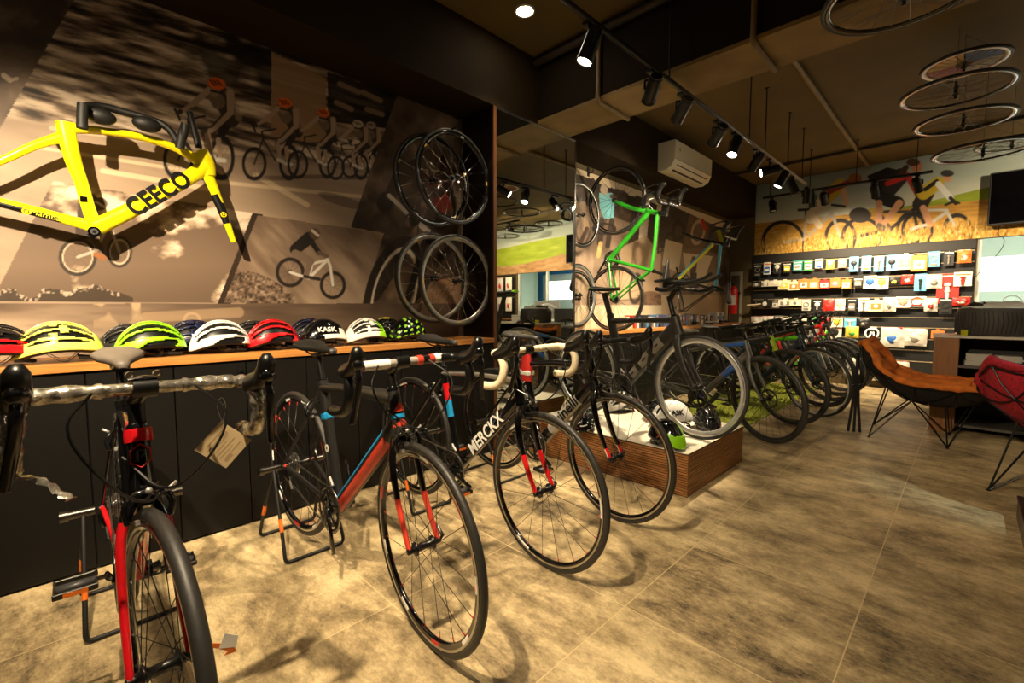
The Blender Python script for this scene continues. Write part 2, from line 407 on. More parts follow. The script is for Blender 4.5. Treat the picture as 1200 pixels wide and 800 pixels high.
def mural_mesh(name, origin, ua, va, nu, nv, paint, rough=.45):
    """grid of nu x nv quads; paint(U,V) gets picture coordinates of each vertex and returns linear rgb"""
    s = np.linspace(0, 1, nu+1); t = np.linspace(0, 1, nv+1); S, T = np.meshgrid(s, t)
    O = np.array(origin)[None, None]; Pn = O+S[..., None]*np.array(ua)+T[..., None]*np.array(va)
    d = Pn-np.array(CP); k = d @ np.array(fw); U = 600+FP*(d @ np.array(rt))/k; W = 400-FP*(d @ np.array(up))/k
    c = np.clip(paint(U, W, Pn), 0, 1)
    me = bpy.data.meshes.new(name); nvx = (nu+1)*(nv+1)
    me.vertices.add(nvx); me.vertices.foreach_set('co', Pn.reshape(-1).astype(np.float32))
    I = np.arange(nvx).reshape(nv+1, nu+1); q = np.stack([I[:-1,:-1], I[:-1,1:], I[1:,1:], I[1:,:-1]], -1).reshape(-1, 4)
    me.loops.add(q.size); me.loops.foreach_set('vertex_index', q.reshape(-1).astype(np.int32))
    me.polygons.add(len(q)); me.polygons.foreach_set('loop_start', np.arange(0, q.size, 4, dtype=np.int32)); me.polygons.foreach_set('loop_total', np.full(len(q), 4, dtype=np.int32))
    me.update(calc_edges=True)
    at_ = me.color_attributes.new('print', 'FLOAT_COLOR', 'POINT')
    at_.data.foreach_set('color', np.concatenate([c, np.ones(c.shape[:2]+(1,))], -1).reshape(-1).astype(np.float32))
    m = bpy.data.materials.new(name+'_print'); m.use_nodes = True; nt = m.node_tree; b = nt.nodes['Principled BSDF']
    a = nt.nodes.new('ShaderNodeVertexColor'); a.layer_name = 'print'; nt.links.new(a.outputs[0], b.inputs['Base Color']); b.inputs['Roughness'].default_value = rough
    b.inputs['Specular IOR Level'].default_value = .3
    me.materials.append(m); return me
def n01(t, a, b): return np.clip((t-a)/(b-a), 0, 1)
def paint1(U, W, P):
    A = Art(U, W)
    sepia = lambda t: ramp(np.clip(t, 0, 1), [(20,15,12),(64,50,40),(116,96,80),(168,146,124),(214,194,172)])
    # bottom blur strip
    x = U+.2*W
    A.c = sepia(.42+.35*(vnoise(U/70, W/9, 5, 3)-.5)+.25*n01(W-340-(U-40)*.12, 0, 40)*(U < 330))
    # street race
    ys = W-.27*U; t = .54+1.9*(vnoise(U/42, ys/6, 11, 5)-.5)
    t += .12*n01(ys, -20, 120)-.25*n01(-ys, -10, 60)
    road = n01(ys+.12*U, 128, 140); t = t*(1-road)+road*(.66+.16*(vnoise(U/90, ys/14, 2, 3)-.5))
    A.c = A.c*0+sepia(t)
    blk = n01(U, 205, 235)*n01(-ys, -35, -20)*n01(vnoise(U/26, W/30, 8, 2), .35, .55)
    A.put(blk*(U < 318), (16,11,8), .85)
    A.poly([(318,60),(382,92),(382,170),(318,160)], (150,118,88), .9)
    A.poly([(384,84),(470,112),(452,150),(384,142)], (18,12,9), .9)
    for (p, q) in (((398,98),(420,108)),((425,108),(446,118)),((394,120),(412,128)),((430,128),(448,134))): A.seg(p, q, 3, (150,122,96), a=.7)
    for (p, q, w_) in (((60,150),(300,182),2.5),((40,172),(220,200),2),((255,213),(440,232),2.2),((120,200),(250,222),3),((300,205),(360,240),3)): A.seg(p, q, w_, (225,200,165), a=.55)
    A.ell((400,235), 28, 6, (70,52,40), .6, .3)
    for (cx, cy, k, hc) in ((234,186,1.,(222,98,28)), (318,191,.80,(222,98,28)), (366,192,.68,(222,98,28)), (424,195,.55,(170,150,130)), (408,196,.58,(190,176,150))): racer(A, cx, cy, k, hc)
    # dark rock photo, top left
    P0 = [(-900,-900),(90,-6),(-1,152),(-60,260),(-900,900)]
    k = A.inpoly(P0); t = .30+.5*(vnoise(U/30, W/22, 31, 5)-.55)+.18*n01(W, 60, 140)
    A.c[k] = sepia(t)[k]
    A.seg((4,88),(12,94), 3, (170,150,130)); A.seg((12,94),(20,92), 2, (170,150,130))
    # sky photo
    PC = [(62,212),(298,250),(258,355),(-60,352),(-60,440),(-900,440),(-60,330),(0,335)]
    PC = [(62,212),(298,250),(259,355),(-300,349),(-300,300),(0,334)]
    k = A.inpoly(PC); cl = vnoise(U/46+3, W/26, 77, 6); base = .48-.10*np.abs((W-310)/60)
    t = base+.75*n01(cl+.22*n01(-W, -262, -225)+.12*n01(U, 240, 290), .54, .72); A.c[k] = sepia(t)[k]
    mt = 349-17*np.clip(vnoise(U/22+.4, U*0, 19, 3)*1.9-.45, 0, 1.1)*n01(-U, -158, -118)
    A.put((k & (W > mt) & (U < 156)).astype(float), (66,54,44)); A.put((k & (W > mt) & (W < mt+5) & (U < 140)).astype(float)*n01(vnoise(U/3, W/3, 4, 2), .45, .6), (200,180,160), .7)
    A.ring((91,301), 20, 20, 2.4, (52,44,38)); A.ring((91,301), 17.4, 17.4, .8, (190,170,150)); A.ring((140,295), 13, 16, 2, (52,44,38)); A.ring((140,295), 11, 14, .8, (190,170,150))
    for c_, r_ in (((91,301),18),((140,295),12)):
        for j in range(9): A.seg(c_, (c_[0]+r_*math.cos(j*.7), c_[1]+r_*math.sin(j*.7)), .25, (90,76,64), a=.7)
    A.path([(91,301),(112,294),(128,262),(140,295)], 1.6, (170,158,146)); A.path([(112,294),(108,262),(128,262)], 1.3, (120,106,92))
    A.seg((104,238),(100,268), 12, (58,46,40)); A.seg((104,268),(118,292), 4, (80,62,50)); A.seg((112,298),(122,302), 3, (140,86,50)); A.ell((117,239), 9, 8, (66,54,46)); A.seg((112,236),(123,243), 1, (190,175,160))
    # dirt jump photo
    PD = [(302,252),(450,273),(424,357),(262,355)]
    A.poly([(296,249),(308,251),(270,358),(254,358)], (48,36,28))
    k = A.inpoly(PD); t = .50+.3*(vnoise(U/60+W/60, (U-W)/14, 17, 3)-.5)+.18*n01(U+W, 640, 780); A.c[k] = sepia(t)[k]
    kk = k & (W > 318+18*np.abs((U-290)/42)**1.6) & (U < 345); A.c[kk] = sepia(.42+.9*(vnoise(U/3, W/3, 9, 4)-.5))[kk]
    A.ring((340,319), 15, 15.5, 2.1, (40,34,30)); A.ring((390,334), 13.5, 14.5, 1.9, (40,34,30)); A.ell((340,319), 3, 3, (60,52,46)); A.ell((390,334), 2, 2, (60,52,46))
    for c_, r_ in (((340,319),14),((390,334),13)):
        for j in range(10): A.seg(c_, (c_[0]+r_*math.cos(j*.63), c_[1]+r_*math.sin(j*.63)), .22, (60,52,46), a=.6)
    A.path([(390,334),(387,312),(384,304),(366,309),(362,326),(340,319)], 1.5, (205,196,184)); A.path([(384,304),(364,324)], 1.7, (205,196,184))
    A.seg((346,292),(362,279), 6.5, (34,28,26), 7.5); A.seg((364,282),(374,296), 3, (34,28,26)); A.seg((374,296),(383,300), 2.2, (90,76,66))
    A.seg((346,297),(364,306), 4.6, (112,94,80)); A.seg((364,306),(359,322), 3.4, (112,94,80)); A.seg((357,324),(374,327), 2, (44,38,34)); A.ell((369,274), 6, 7, (80,62,52), rot=-.5); A.seg((366,270),(373,276), 1.5, (196,178,160))
    # big close-up photo with the red jersey
    PE = [(466,110),(760,235),(760,359),(424,357),(450,273),(411,266)]
    k = A.inpoly(PE); t = .34+.75*(vnoise(U/26, W/30, 23, 5)-.5)+.16*n01(-W, -210, -150); A.c[k] = sepia(t)[k]
    A.put(k*n01(vnoise(U/20, W/20, 61, 3), .5, .7)*n01(W, 300, 330), (170,136,104), .6)
    A.ell((452,236), 10, 12, (48,40,34), rot=.5); A.seg((458,228),(470,205), 7, (70,54,44), 9); A.seg((470,205),(500,190), 10, (74,56,46))
    A.seg((456,229),(486,258), 2.4, (196,184,170)); A.seg((486,258),(510,278), 3.2, (186,174,160)); A.ell((486,256), 7, 9, (50,42,36))
    A.ring((481,268), 9, 17, .8, (60,50,44)); A.poly([(510,232),(524,226),(530,243),(515,254),(506,242)], (104,34,26)); A.poly([(488,185),(520,180),(530,214),(500,222)], (74,40,32)); A.ell((505,190), 12, 16, (96,74,60))
    A.seg((470,300),(438,345), 6, (52,42,36), 8); A.ring((462,345), 30, 62, 4, (44,36,30), rot=.25); A.ring((462,345), 24, 54, 1.2, (206,192,172), rot=.25)
    A.seg((500,275),(478,350), 4, (44,36,30)); A.seg((510,275),(530,300), 7, (64,52,44)); A.seg((530,300),(545,345), 6, (58,46,38)); A.poly([(505,330),(545,322),(560,357),(490,357)], (176,140,106), .8)
    for j in range(12): A.seg((462,345), (462+26*math.cos(j*.52), 345+52*math.sin(j*.52)), .3, (110,94,80), a=.5)
    # strip under the photos, brown blur
    k = W > 355.5; t = .40+.3*(vnoise(U/80, W/10, 5, 3)-.5)+.34*n01(-(U-60), -190, 60)*n01(W-355+U*.05, 0, 26)
    A.c[k] = sepia(t)[k]; A.put((k & (U > 110) & (U < 165)).astype(float)*n01(-W, -392, -360)*n01(vnoise(U/16, W/14, 4, 2), .4, .55), (206,176,140), .6)
    A.ring((225,375), 9, 8, 1.4, (190,160,130), .6); A.seg((280,366),(170,372), 6, (196,164,128), a=.35)
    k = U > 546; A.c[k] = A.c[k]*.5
    return A.c
e = .006
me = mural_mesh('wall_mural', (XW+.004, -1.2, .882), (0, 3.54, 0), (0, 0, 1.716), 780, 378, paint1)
tag(link('wall_mural', me), 'large sepia collage of cycling photographs on the left wall above the helmets', 'mural')
def paint2(U, W, P):
    A = Art(U, W); sepia = lambda t: ramp(np.clip(t, 0, 1), [(24,18,14),(72,56,46),(124,104,88),(176,154,132),(218,198,174)])
    t = .48+.5*(vnoise(U/22, W/26, 40, 5)-.5)+.1*n01(W, 240, 330); A.c = sepia(t)
    top = W-195-(U-673)*.40
    A.put(n01(-top, -14, -11), (215,196,166)); k = (top > 3+9*vnoise(U/6, U*0, 3, 3)) & (top < 40) & (U < 748); A.c[k] = sepia(.22+.5*(vnoise(U/9, W/9, 3, 3)-.5))[k]
    A.poly([(745,228),(770,240),(765,300),(735,300),(738,260)], (60,48,40)); A.poly([(752,232),(762,236),(757,290),(748,288)], (205,190,168))
    for (p, c) in (([(776,236),(808,250),(800,292),(770,290)], (70,58,50)), ([(808,250),(833,262),(828,290),(800,292)], (104,84,68)), ([(833,262),(858,274),(854,304),(826,292)], (84,66,54)), ([(770,240),(776,236),(770,290),(764,296)], (210,190,160))):
        k = A.inpoly(p); A.c[k] = (np.array(lin(c))*(1+.9*(vnoise(U/5, W/5, 9, 3)-.5))[..., None])[k]
    A.ring((818,272), 7, 13, 1.2, (190,170,146), rot=.2); A.seg((823,258),(826,268), 2, (190,40,30)); A.seg((842,270),(846,284), 2.5, (150,160,30)); A.seg((843,284),(848,298), 1.5, (50,44,38)); A.ring((795,270), 6, 10, 1.6, (40,34,30)); A.ring((785,282), 5, 8, 1.4, (40,34,30))
    A.poly([(728,290),(757,276),(775,300),(772,345),(715,352)], (196,168,136), .9); A.poly([(800,296),(835,300),(826,326),(834,352),(804,320)], (222,206,182)); A.poly([(780,280),(800,286),(795,320),(776,310)], (210,190,160))
    A.ell((762,352), 15, 11, (128,100,78)); k = A.inpoly([(746,345),(778,345),(778,358),(746,358)]); A.put(k*n01(vnoise(U/3, W/3, 1, 2), .45, .6), (60,46,38), .6)
    # rider in the light blue shirt
    A.poly([(702,226),(718,226),(720,236),(719,256),(708,256),(703,244)], (120,190,200)); A.seg((717,230),(732,233), 2.6, (96,76,64)); A.ell((708,222), 4.5, 6.5, (176,160,140)); A.seg((705,258),(703,285), 3.4, (60,50,44)); A.seg((717,258),(712,288), 3, (60,50,44)); A.ring((708,268), 12, 6, 1.2, (36,30,28)); A.seg((704,285),(701,300), 2.4, (206,180,120))
    A.ring((683,270), 8, 15, 1.2, (70,56,46)); A.seg((683,240),(687,268), 4, (150,128,106)); A.seg((688,268),(680,285), 2.5, (60,48,40))
    for (x, y, s) in ((813,318,12),(848,310,13)): A.ell((x, y-15), 2.6, 3, (110,96,84)); A.seg((x, y-10),(x-1, y+3), 4, (88,76,68), 3.2); A.seg((x-2, y+3),(x-3, y+20), 1.8, (60,50,44)); A.seg((x+2, y+3),(x+1, y+20), 1.8, (60,50,44)); A.ring((x-1, y+16), 5, 8, 1, (50,42,36))
    A.ring((745,338), 7, 16, 1.2, (60,50,44), rot=.1)
    A.put(n01(W, 357, 358)*(U < 775), (206,190,160)); k = (W > 345) & (U > 775); A.put(k.astype(float), (196,172,136), .8)
    return A.c
me = mural_mesh('wall_mural', (XW+.004, 3.37, .882), (0, 4.77, 0), (0, 0, 1.66), 560, 260, paint2)
tag(link('wall_mural', me), 'sepia collage of cycling photographs on the wall beyond the tall mirror', 'mural')
def paint3(U, W, P):
    A = Art(U, W); X = P[..., 0]; Z = P[..., 2]
    sky = ramp(n01(Z, 2.5, 3.1)+.25*(vnoise(X*2, Z*5, 4, 3)-.5), [(196,196,176),(150,160,150),(128,138,132)]); A.c = sky
    hz = 2.475+.02*np.sin(X*1.5)
    fld = ramp(np.clip(.55+.7*(vnoise(X*9, Z*40, 6, 4)-.5)-.2*n01(Z, 2.3, 2.5), 0, 1), [(120,80,30),(196,146,60),(226,190,110)])
    grass = ramp(np.clip(vnoise(X*70, Z*26, 8, 3)*1.5-.3, 0, 1), [(120,80,26),(200,150,56),(246,222,140)])
    k = Z < hz; A.c[k] = fld[k]
    hill = 2.475+.24*n01(X, -.6, .9)-.12*n01(X, 2., 4.); k = (Z > 2.44-.16*n01(X, .3, 1.5)-.1*n01(X, 1.4, 2.6)) & (Z < hill) & (X > -.75)
    gr = ramp(np.clip(.5+.6*(vnoise(X*3, Z*12, 2, 4)-.5), 0, 1), [(92,108,20),(142,158,40),(176,186,80)]); A.c[k] = gr[k]
    k = (X > .9) & (Z < 2.34-.1*n01(X, 1.4, 2.6)-.12*(X-1)*.2) & (Z > 1.9); br_ = ramp(np.clip(.5+.7*(vnoise(X*6, Z*18, 12, 4)-.5), 0, 1), [(110,76,44),(168,128,84),(206,176,130)]); A.c[k] = br_[k]
    # three riders going right
    D = (38,32,28)
    def wheel(c, rx, ry): A.ring(c, rx, ry, 2, D); A.ell(c, 1.5, 1.8, D); [A.seg(c, (c[0]+rx*math.cos(j*.7), c[1]+ry*math.sin(j*.7)), .25, D, a=.5) for j in range(9)]
    wheel((918,284), 24, 24); wheel((985,278), 17, 20); wheel((1010,276), 22, 20); wheel((1075,270), 17, 20); wheel((1122,272), 16, 20); wheel((1068,268), 16, 18)
    A.path([(918,284),(943,280),(975,250),(984,276)], 1.8, (170,160,140)); A.path([(943,280),(944,255),(974,255)], 1.6, (170,160,140)); A.seg((936,246),(952,245), 1.6, D); A.seg((944,246),(944,258), 1.2, D)
    A.seg((950,255),(968,232), 7, (196,180,150)); A.seg((952,252),(960,264), 4, (210,190,160)); A.seg((968,232),(985,216), 8, (190,160,30), 7); A.seg((986,215),(992,238), 3, (206,160,120)); A.seg((970,225),(998,212), 3.4, (150,60,50)); A.ell((1002,209), 8, 6, (150,90,50)); A.seg((975,240),(990,242), 1.5, D)
    A.path([(1010,276),(1044,268),(1070,246),(1076,270)], 2, D); A.path([(1044,268),(1030,248),(1068,248)], 1.8, (70,64,58)); A.ell((1008,252), 13, 9, (52,46,40)); A.seg((1020,246),(1034,246), 2, (190,160,60))
    A.seg((1034,228),(1056,206), 11, (46,40,38), 9); A.poly([(1016,206),(1040,196),(1056,200),(1040,216),(1024,222)], (30,27,26)); A.seg((1034,232),(1052,238), 8, (28,25,24)); A.seg((1054,238),(1036,262), 4.2, (206,150,110), 3); A.seg((1030,238),(1030,262), 4, (196,140,104)); A.seg((1030,264),(1042,270), 3, (90,76,64))
    A.seg((1064,206),(1076,228), 4, (170,40,30)); A.seg((1076,228),(1084,240), 3, (50,40,36)); A.ell((1074,195), 7, 7, (170,112,80)); A.ell((1070,190), 8, 4.5, (70,46,30)); A.seg((1062,196),(1056,202), 3, (60,40,28)); A.seg((1040,215),(1058,208), 3, (190,44,30))
    A.path([(1068,268),(1090,262),(1110,248),(1122,272)], 1.8, (200,196,186)); A.path([(1090,262),(1086,246),(1110,246)], 1.5, (200,196,186)); A.seg((1078,240),(1086,226), 9, (40,34,30)); A.seg((1082,244),(1090,262), 4, (206,150,110))
    A.seg((1082,226),(1100,214), 8, (190,164,40), 7); A.seg((1084,222),(1098,212), 2.4, (30,26,24)); A.seg((1100,216),(1114,232), 3.8, (222,220,214)); A.seg((1114,232),(1120,238), 2.4, D); A.ell((1110,207), 5, 6, (196,140,104)); A.ell((1110,203), 8, 4, (52,50,48)); A.path([(1108,240),(1118,236),(1124,238)], 1.4, D)
    g = n01(-(W+.1*(U-885)), -285-10, -262)*0; tall = 2.20+.10*vnoise(X*30, X*0, 3, 3)
    k = (Z < tall) & (X < .6); a = n01(tall-Z, 0, .12)*n01(vnoise(X*60, Z*9, 14, 3), .35, .6)*(X < .6); A.c = A.c*(1-a[..., None])+grass*a[..., None]
    return A.c
me = mural_mesh('wall_mural', (-2.535, YB-.012, 1.975), (XR+2.535, 0, 0), (0, 0, 1.12), 760, 200, paint3, .6)
tag(link('wall_mural', me), 'colour photo mural of three riders in a golden field above the pegboard', 'mural')
# ---------------------------------------------------------------- mirror pillar and end panels
pm = mat('dark_walnut_panel', (26, 17, 11), .3, var=.25, scale=5, stretch=(6, 6, .6))
t = thing('mirror_cabinet', 'tall dark cabinet faced with a full height mirror in the left wall', 'mirror', (XW, 2.36, 0))
lm = M.Translation((-XW, -2.36, 0))
b_ = MB(); b_.box((XW+.006, 2.36, 0), (XA-.012, 2.39, 2.598), pm); b_.box((XA-.012, 2.36, 0), (XA+.004, 2.39, 2.598), woodedge); b_.build('end_panel', t, lm)
MB().box((XW+.006, 3.35, 0), (XA+.002, 3.37, 2.598), pm).build('end_panel', t, lm)
MB().box((XW+.006, 2.39, 0), (XA-.012, 3.35, 2.598), blackm).build('carcass', t, lm)
MB().box((XA-.010, 2.392, .09), (XA, 3.35, 2.585), mat('mirror_silver', (225, 228, 222), .015, 1., var=0)).build('mirror_pane', t, lm)
f = MB(); f.box((XA-.01, 2.39, 2.585), (XA+.003, 3.35, 2.598), alu); f.box((XA-.002, 3.343, 1.15), (XA+.012, 3.353, 2.0), blackm); f.build('mirror_edge', t, lm)
# ---------------------------------------------------------------- base cabinets and worktops
cabm = mat('black_cabinet_board', (9, 8, 7), .5, var=.12, scale=3, spec=.25)
def cabinet(y0, ym, y1, label, z1=.845):
    t = thing('base_cabinet', label, 'cabinet', (XA, y0, 0), 0, 'black base cabinets along the left wall')
    MB().box((-.35, 0, 0), (-.02, y1-y0, z1), blackm).build('carcass', t)
    for a, b, hinge in ((y0, ym, 1), (ym, y1, 0)):
        if b-a < .05: continue
        dr = MB().box((-.019, a-y0+.002, .012), (0, b-y0-.002, z1-.006), cabm, bev=.002).build('door', t)
        ky = (b-y0-.035) if hinge else (a-y0+.035)
        k = MB(); k.cyl((0, ky, z1-.045), (.012, ky, z1-.045), .005, steel_dk); k.cyl((.012, ky, z1-.045), (.022, ky, z1-.045), .011, steel_dk); k.build('knob', dr)
    return t
for k, lb in enumerate(['black two-door base cabinet at the very left edge of the picture', 'black two-door base cabinet behind the bike with the plastic-wrapped handlebar',
        'black two-door base cabinet just left of the blue and red bike', 'black two-door base cabinet behind the handlebar of the blue and red bike',
        'black two-door base cabinet behind the saddle of the third bike from the left']):
    y0 = -.813+.592*k; cabinet(y0, y0+.296, y0+.592, lb)
cabinet(2.147, 2.355, 2.356, 'narrow black base cabinet beside the mirror, right end of the helmet counter')
wt = boxm((XW+.006, -1.2, .845), (XA+.012, 2.357, .88), wood, .002).build('worktop')
tag(wt, 'long oak worktop carrying the helmets, in front of the sepia mural', 'worktop')
for k in range(7):
    y0 = 3.375+.66*k; t = cabinet(y0, y0+.33, y0+.66, 'black base cabinet %s behind the raised display' % ('right after the mirror' if k == 0 else 'further along the back worktop'))
    t['group'] = 'black base cabinets beyond the mirror'; t['label'] = 'black base cabinet under the far worktop beyond the mirror'
wt = boxm((XW+.006, 3.372, .845), (XA+.012, 8.0, .88), wood, .002).build('worktop')
tag(wt, 'long oak worktop beyond the mirror carrying books and accessories', 'worktop')
# ---------------------------------------------------------------- bicycles
def ring_profile(R, r, n=10):
    return [(R+r*math.cos(2*PI*i/n), r*math.sin(2*PI*i/n)) for i in range(n)]
_wc = {}
def wheel(parent, mtx, R=.336, tr=.0125, rim_h=.028, rimm=None, tirem=None, nsp=20, hubw=.05, spm=None, marks=None, disc=False, knob=False,
          detail=2, hubm=None, as_thing=None, band=None, brake_track=True, cassette=False, side=-1):
    """a wheel with its axle along Y; detail 2 = spokes each their own object"""
    rimm = rimm or blackg; tirem = tirem or rubber; spm = spm or spoke_b; hubm = hubm or black
    key = (round(R,3), tr, rim_h, rimm.name, marks and tuple(m.name for m in marks[0]), marks and marks[1], brake_track)
    n = 72 if detail >= 1 else 48
    ro = R-tr*1.55; ri = ro-rim_h
    if key not in _wc:
        mb = MB(); w = tr*.80
        prof = [(ro, -w), (ro, w), (ro-.004, w*1.05), (ro-.011, w*1.02), (ri+.006, w*.8), (ri, w*.35), (ri, -w*.35), (ri+.006, -w*.8), (ro-.011, -w*1.02), (ro-.004, -w*1.05)]
        def mf(t, j):
            if brake_track and j in (2, 8): return alu
            if marks and j in (3, 7):
                a = (t*marks[1]) % 1
                if a < marks[2]: return marks[0][int(t*marks[1]) % len(marks[0])]
            return rimm
        mb.rev(prof, mf, n); _wc[key] = mb.mesh('wheel')
    w = link('wheel', _wc[key], parent, mtx)
    kt = ('t', round(R,3), tr, tirem.name, knob, band and band.name)
    if kt not in _wc:
        mb = MB(); k = 14; c = R-tr
        pr = [(c+tr*math.cos(2*PI*i/k), tr*math.sin(2*PI*i/k)) for i in range(k)]
        def tf(t, j):
            if band and j in (4, 9): return band
            return tirem
        mb.rev(pr, tf, n*2 if knob else n)
        if knob:
            for i in range(70):
                a = 2*PI*i/70
                for yy in ((-.45, .45) if i % 2 else (-.75, 0., .75)):
                    m_ = M.Rotation(-a, 4, 'Y') @ M.Translation((c+tr*math.cos(yy*1.0)*.99, tr*math.sin(yy), 0))
                    mb.box((-.002, -.005, -.007), (.003, .005, .007), tirem, m_)
        _wc[kt] = mb.mesh('tire')
    link('tire', _wc[kt], w)
    kh = ('h', hubw, hubm.name, disc, cassette)
    if kh not in _wc:
        mb = MB(); h = hubw
        mb.rev([(0,-h),(.012,-h),(.012,-h*.86),(.022,-h*.8),(.022,-h*.68),(.012,-h*.55),(.012,h*.55),(.022,h*.68),(.022,h*.8),(.012,h*.86),(.012,h),(0,h)], hubm, 18, closed=False)
        mb.cyl((0,-h-.018,0), (0,-h,0), .009, hubm, 12); mb.cyl((0,h,0), (0,h+.018,0), .009, hubm, 12)
        mb.loft([(0,h+.018,0), (.004,h+.026,.012), (-.03,h+.028,.03), (-.05,h+.024,.034)], .004, .006, steel_dk, 8)
        _wc[kh] = mb.mesh('hub')
    link('hub', _wc[kh], w)
    # spokes
    L = math.sqrt(max(.0001, ri*ri-.02**2))
    if detail >= 2:
        for sd in (-1, 1):
            for dr in (-1, 1):
                ks = ('s', round(R,3), rim_h, spm.name, sd, dr, hubw, tr)
                if ks not in _wc:
                    mb = MB(); p0 = V((0, sd*hubw*.74, .021)); p1 = V((dr*-.0, 0, 0)); a = dr*.0
                    ang = math.radians(90)-dr*math.radians(4); q0 = V((.021*math.cos(math.radians(90)+dr*1.25), sd*hubw*.74, .021*math.sin(math.radians(90)+dr*1.25)))
                    q1 = V((ri*math.cos(PI/2), sd*.002, ri*math.sin(PI/2)))
                    mb.tube([q0, q1], .0011, spm, 5); mb.cyl(q1*1.0, q1-V((0,0,.014)), .0019, alu if spm is not spoke_b else redm if marks else alu, 5)
                    _wc[ks] = mb.mesh('spoke')
                m_ = nsp//4
                for i in range(m_):
                    a = 2*PI*(i+(0 if sd > 0 else .5)+(0 if dr > 0 else .25))/m_
                    link('spoke', _wc[ks], w, M.Rotation(a, 4, 'Y'))
    else:
        ks = ('S', round(R,3), rim_h, spm.name, nsp, hubw)
        if ks not in _wc:
            mb = MB()
            for i in range(nsp):
                a = 2*PI*i/nsp; sd = 1 if i % 2 else -1; dr = 1 if (i//2) % 2 else -1; b = a+dr*1.3
                mb.tube([(.02*math.cos(b), sd*hubw*.74, .02*math.sin(b)), (ri*math.cos(a), 0, ri*math.sin(a))], .0013, spm, 4, caps=False)
            _wc[ks] = mb.mesh('spokes')
        link('spokes', _wc[ks], w)
    if disc:
        if 'disc' not in _wc:
            mb = MB(); mb.rev([(.08,-.001),(.08,.001),(.066,.001),(.066,-.001)], steel_dk, 40, c=(0,.034,0))
            for i in range(6):
                a = i*PI/3; mb.loft([(.02*math.cos(a),.034,.02*math.sin(a)), (.045*math.cos(a+.5),.034,.045*math.sin(a+.5)), (.068*math.cos(a+.75),.034,.068*math.sin(a+.75))], .001, .004, steel_dk, 6, side=(0,1,0))
            mb.rev([(0,-.003),(.022,-.003),(.022,.003),(0,.003)], black, 16, c=(0,.034,0), closed=False)
            _wc['disc'] = mb.mesh('brake_disc')
        link('brake_disc', _wc['disc'], w)
    if cassette:
        if 'cass' not in _wc:
            mb = MB()
            for i in range(9):
                r = .022+.0036*i; y = -.048+.0042*i
                pr = [(r-.004, y-.0008), (r-.004, y+.0008), (r-.016, y+.0008), (r-.016, y-.0008)]
                mb.rev(pr, steel_dk if i % 2 else alu, 40)
                for k in range(14+i*2):
                    a = 2*PI*k/(14+i*2); mb.box((r-.005, y-.0008, -.0018), (r+.001, y+.0008, .0018), alu, M.Rotation(-a, 4, 'Y'))
            _wc['cass'] = mb.mesh('cassette')
        link('cassette', _wc['cass'], w)
    return w
def xz(x, z, y=0.): return V((x, y, z))
_bc = {}
def share(key, name, fn, parent, mtx=None, label=None):
    if key not in _bc:
        mb = MB(); fn(mb); _bc[key] = mb.mesh(name)
    o = link(name, _bc[key], parent, mtx)
    if label: o['label'] = label
    return o
def saddle_mb(mb, m, tipm=None, wide=.07):
    xs = [-.135, -.12, -.09, -.05, 0, .05, .09, .125, .137]; ws = [.035, wide*.9, wide, wide*.82, .040, .025, .021, .018, .008]; zs = [.006, .012, .012, .006, .0, -.002, -.001, -.002, -.010]; th = [.012, .022, .026, .026, .024, .022, .020, .018, .008]
    n = 16; vs = []; fs = []
    for x, w, z, t in zip(xs, ws, zs, th):
        for j in range(n):
            a = 2*PI*j/n; c, q = math.cos(a), math.sin(a); y = w*math.copysign(abs(c)**.75, c)
            zz = z-abs(c)**2.2*(.014 if w > .05 else .006)+(abs(q)**.7*.007 if q > 0 else -abs(q)**.55*t)
            vs.append((x, y, zz))
    k = len(xs)
    for i in range(k-1):
        for j in range(n): fs.append((i*n+j, (i+1)*n+j, (i+1)*n+(j+1) % n, i*n+(j+1) % n))
    fs.append(tuple(range(n))); fs.append(tuple((k-1)*n+j for j in range(n))[::-1])
    mb.add(vs, fs, (lambda i: tipm if (tipm and i//n == 7) else m))
def rails_mb(mb):
    for s_ in (-1, 1): mb.tube(smooth([(-.11, .028*s_, -.012), (-.06, .022*s_, -.036), (.04, .022*s_, -.038), (.10, .008*s_, -.012)], 2), .0035, steel_dk, 6)
def hood_mb(mb, s_, z0=0.):
    """lever hood at bar end, local origin = bar at the hood"""
    mb.loft([(-.018,0,-.010), (.012,0,-.004), (.045,0,.008), (.074,0,.024), (.090,0,.046), (.096,0,.066), (.092,0,.080)], [.016,.021,.020,.020,.019,.018,.009], [.020,.027,.024,.022,.021,.018,.009], black, 14, side=(0,1,0))
def lever_mb(mb, s_, m=None):
    m = m or blackg
    mb.loft(smooth([(.094,0,.030), (.112,.002*s_,.0), (.108,.006*s_,-.05), (.094,.012*s_,-.10), (.090,.018*s_,-.135)], 2), .0095, .0075, m, 8, side=(0,1,0))
    mb.ell((.100, 0, .030), (.016, .017, .018), m, 12, 8)
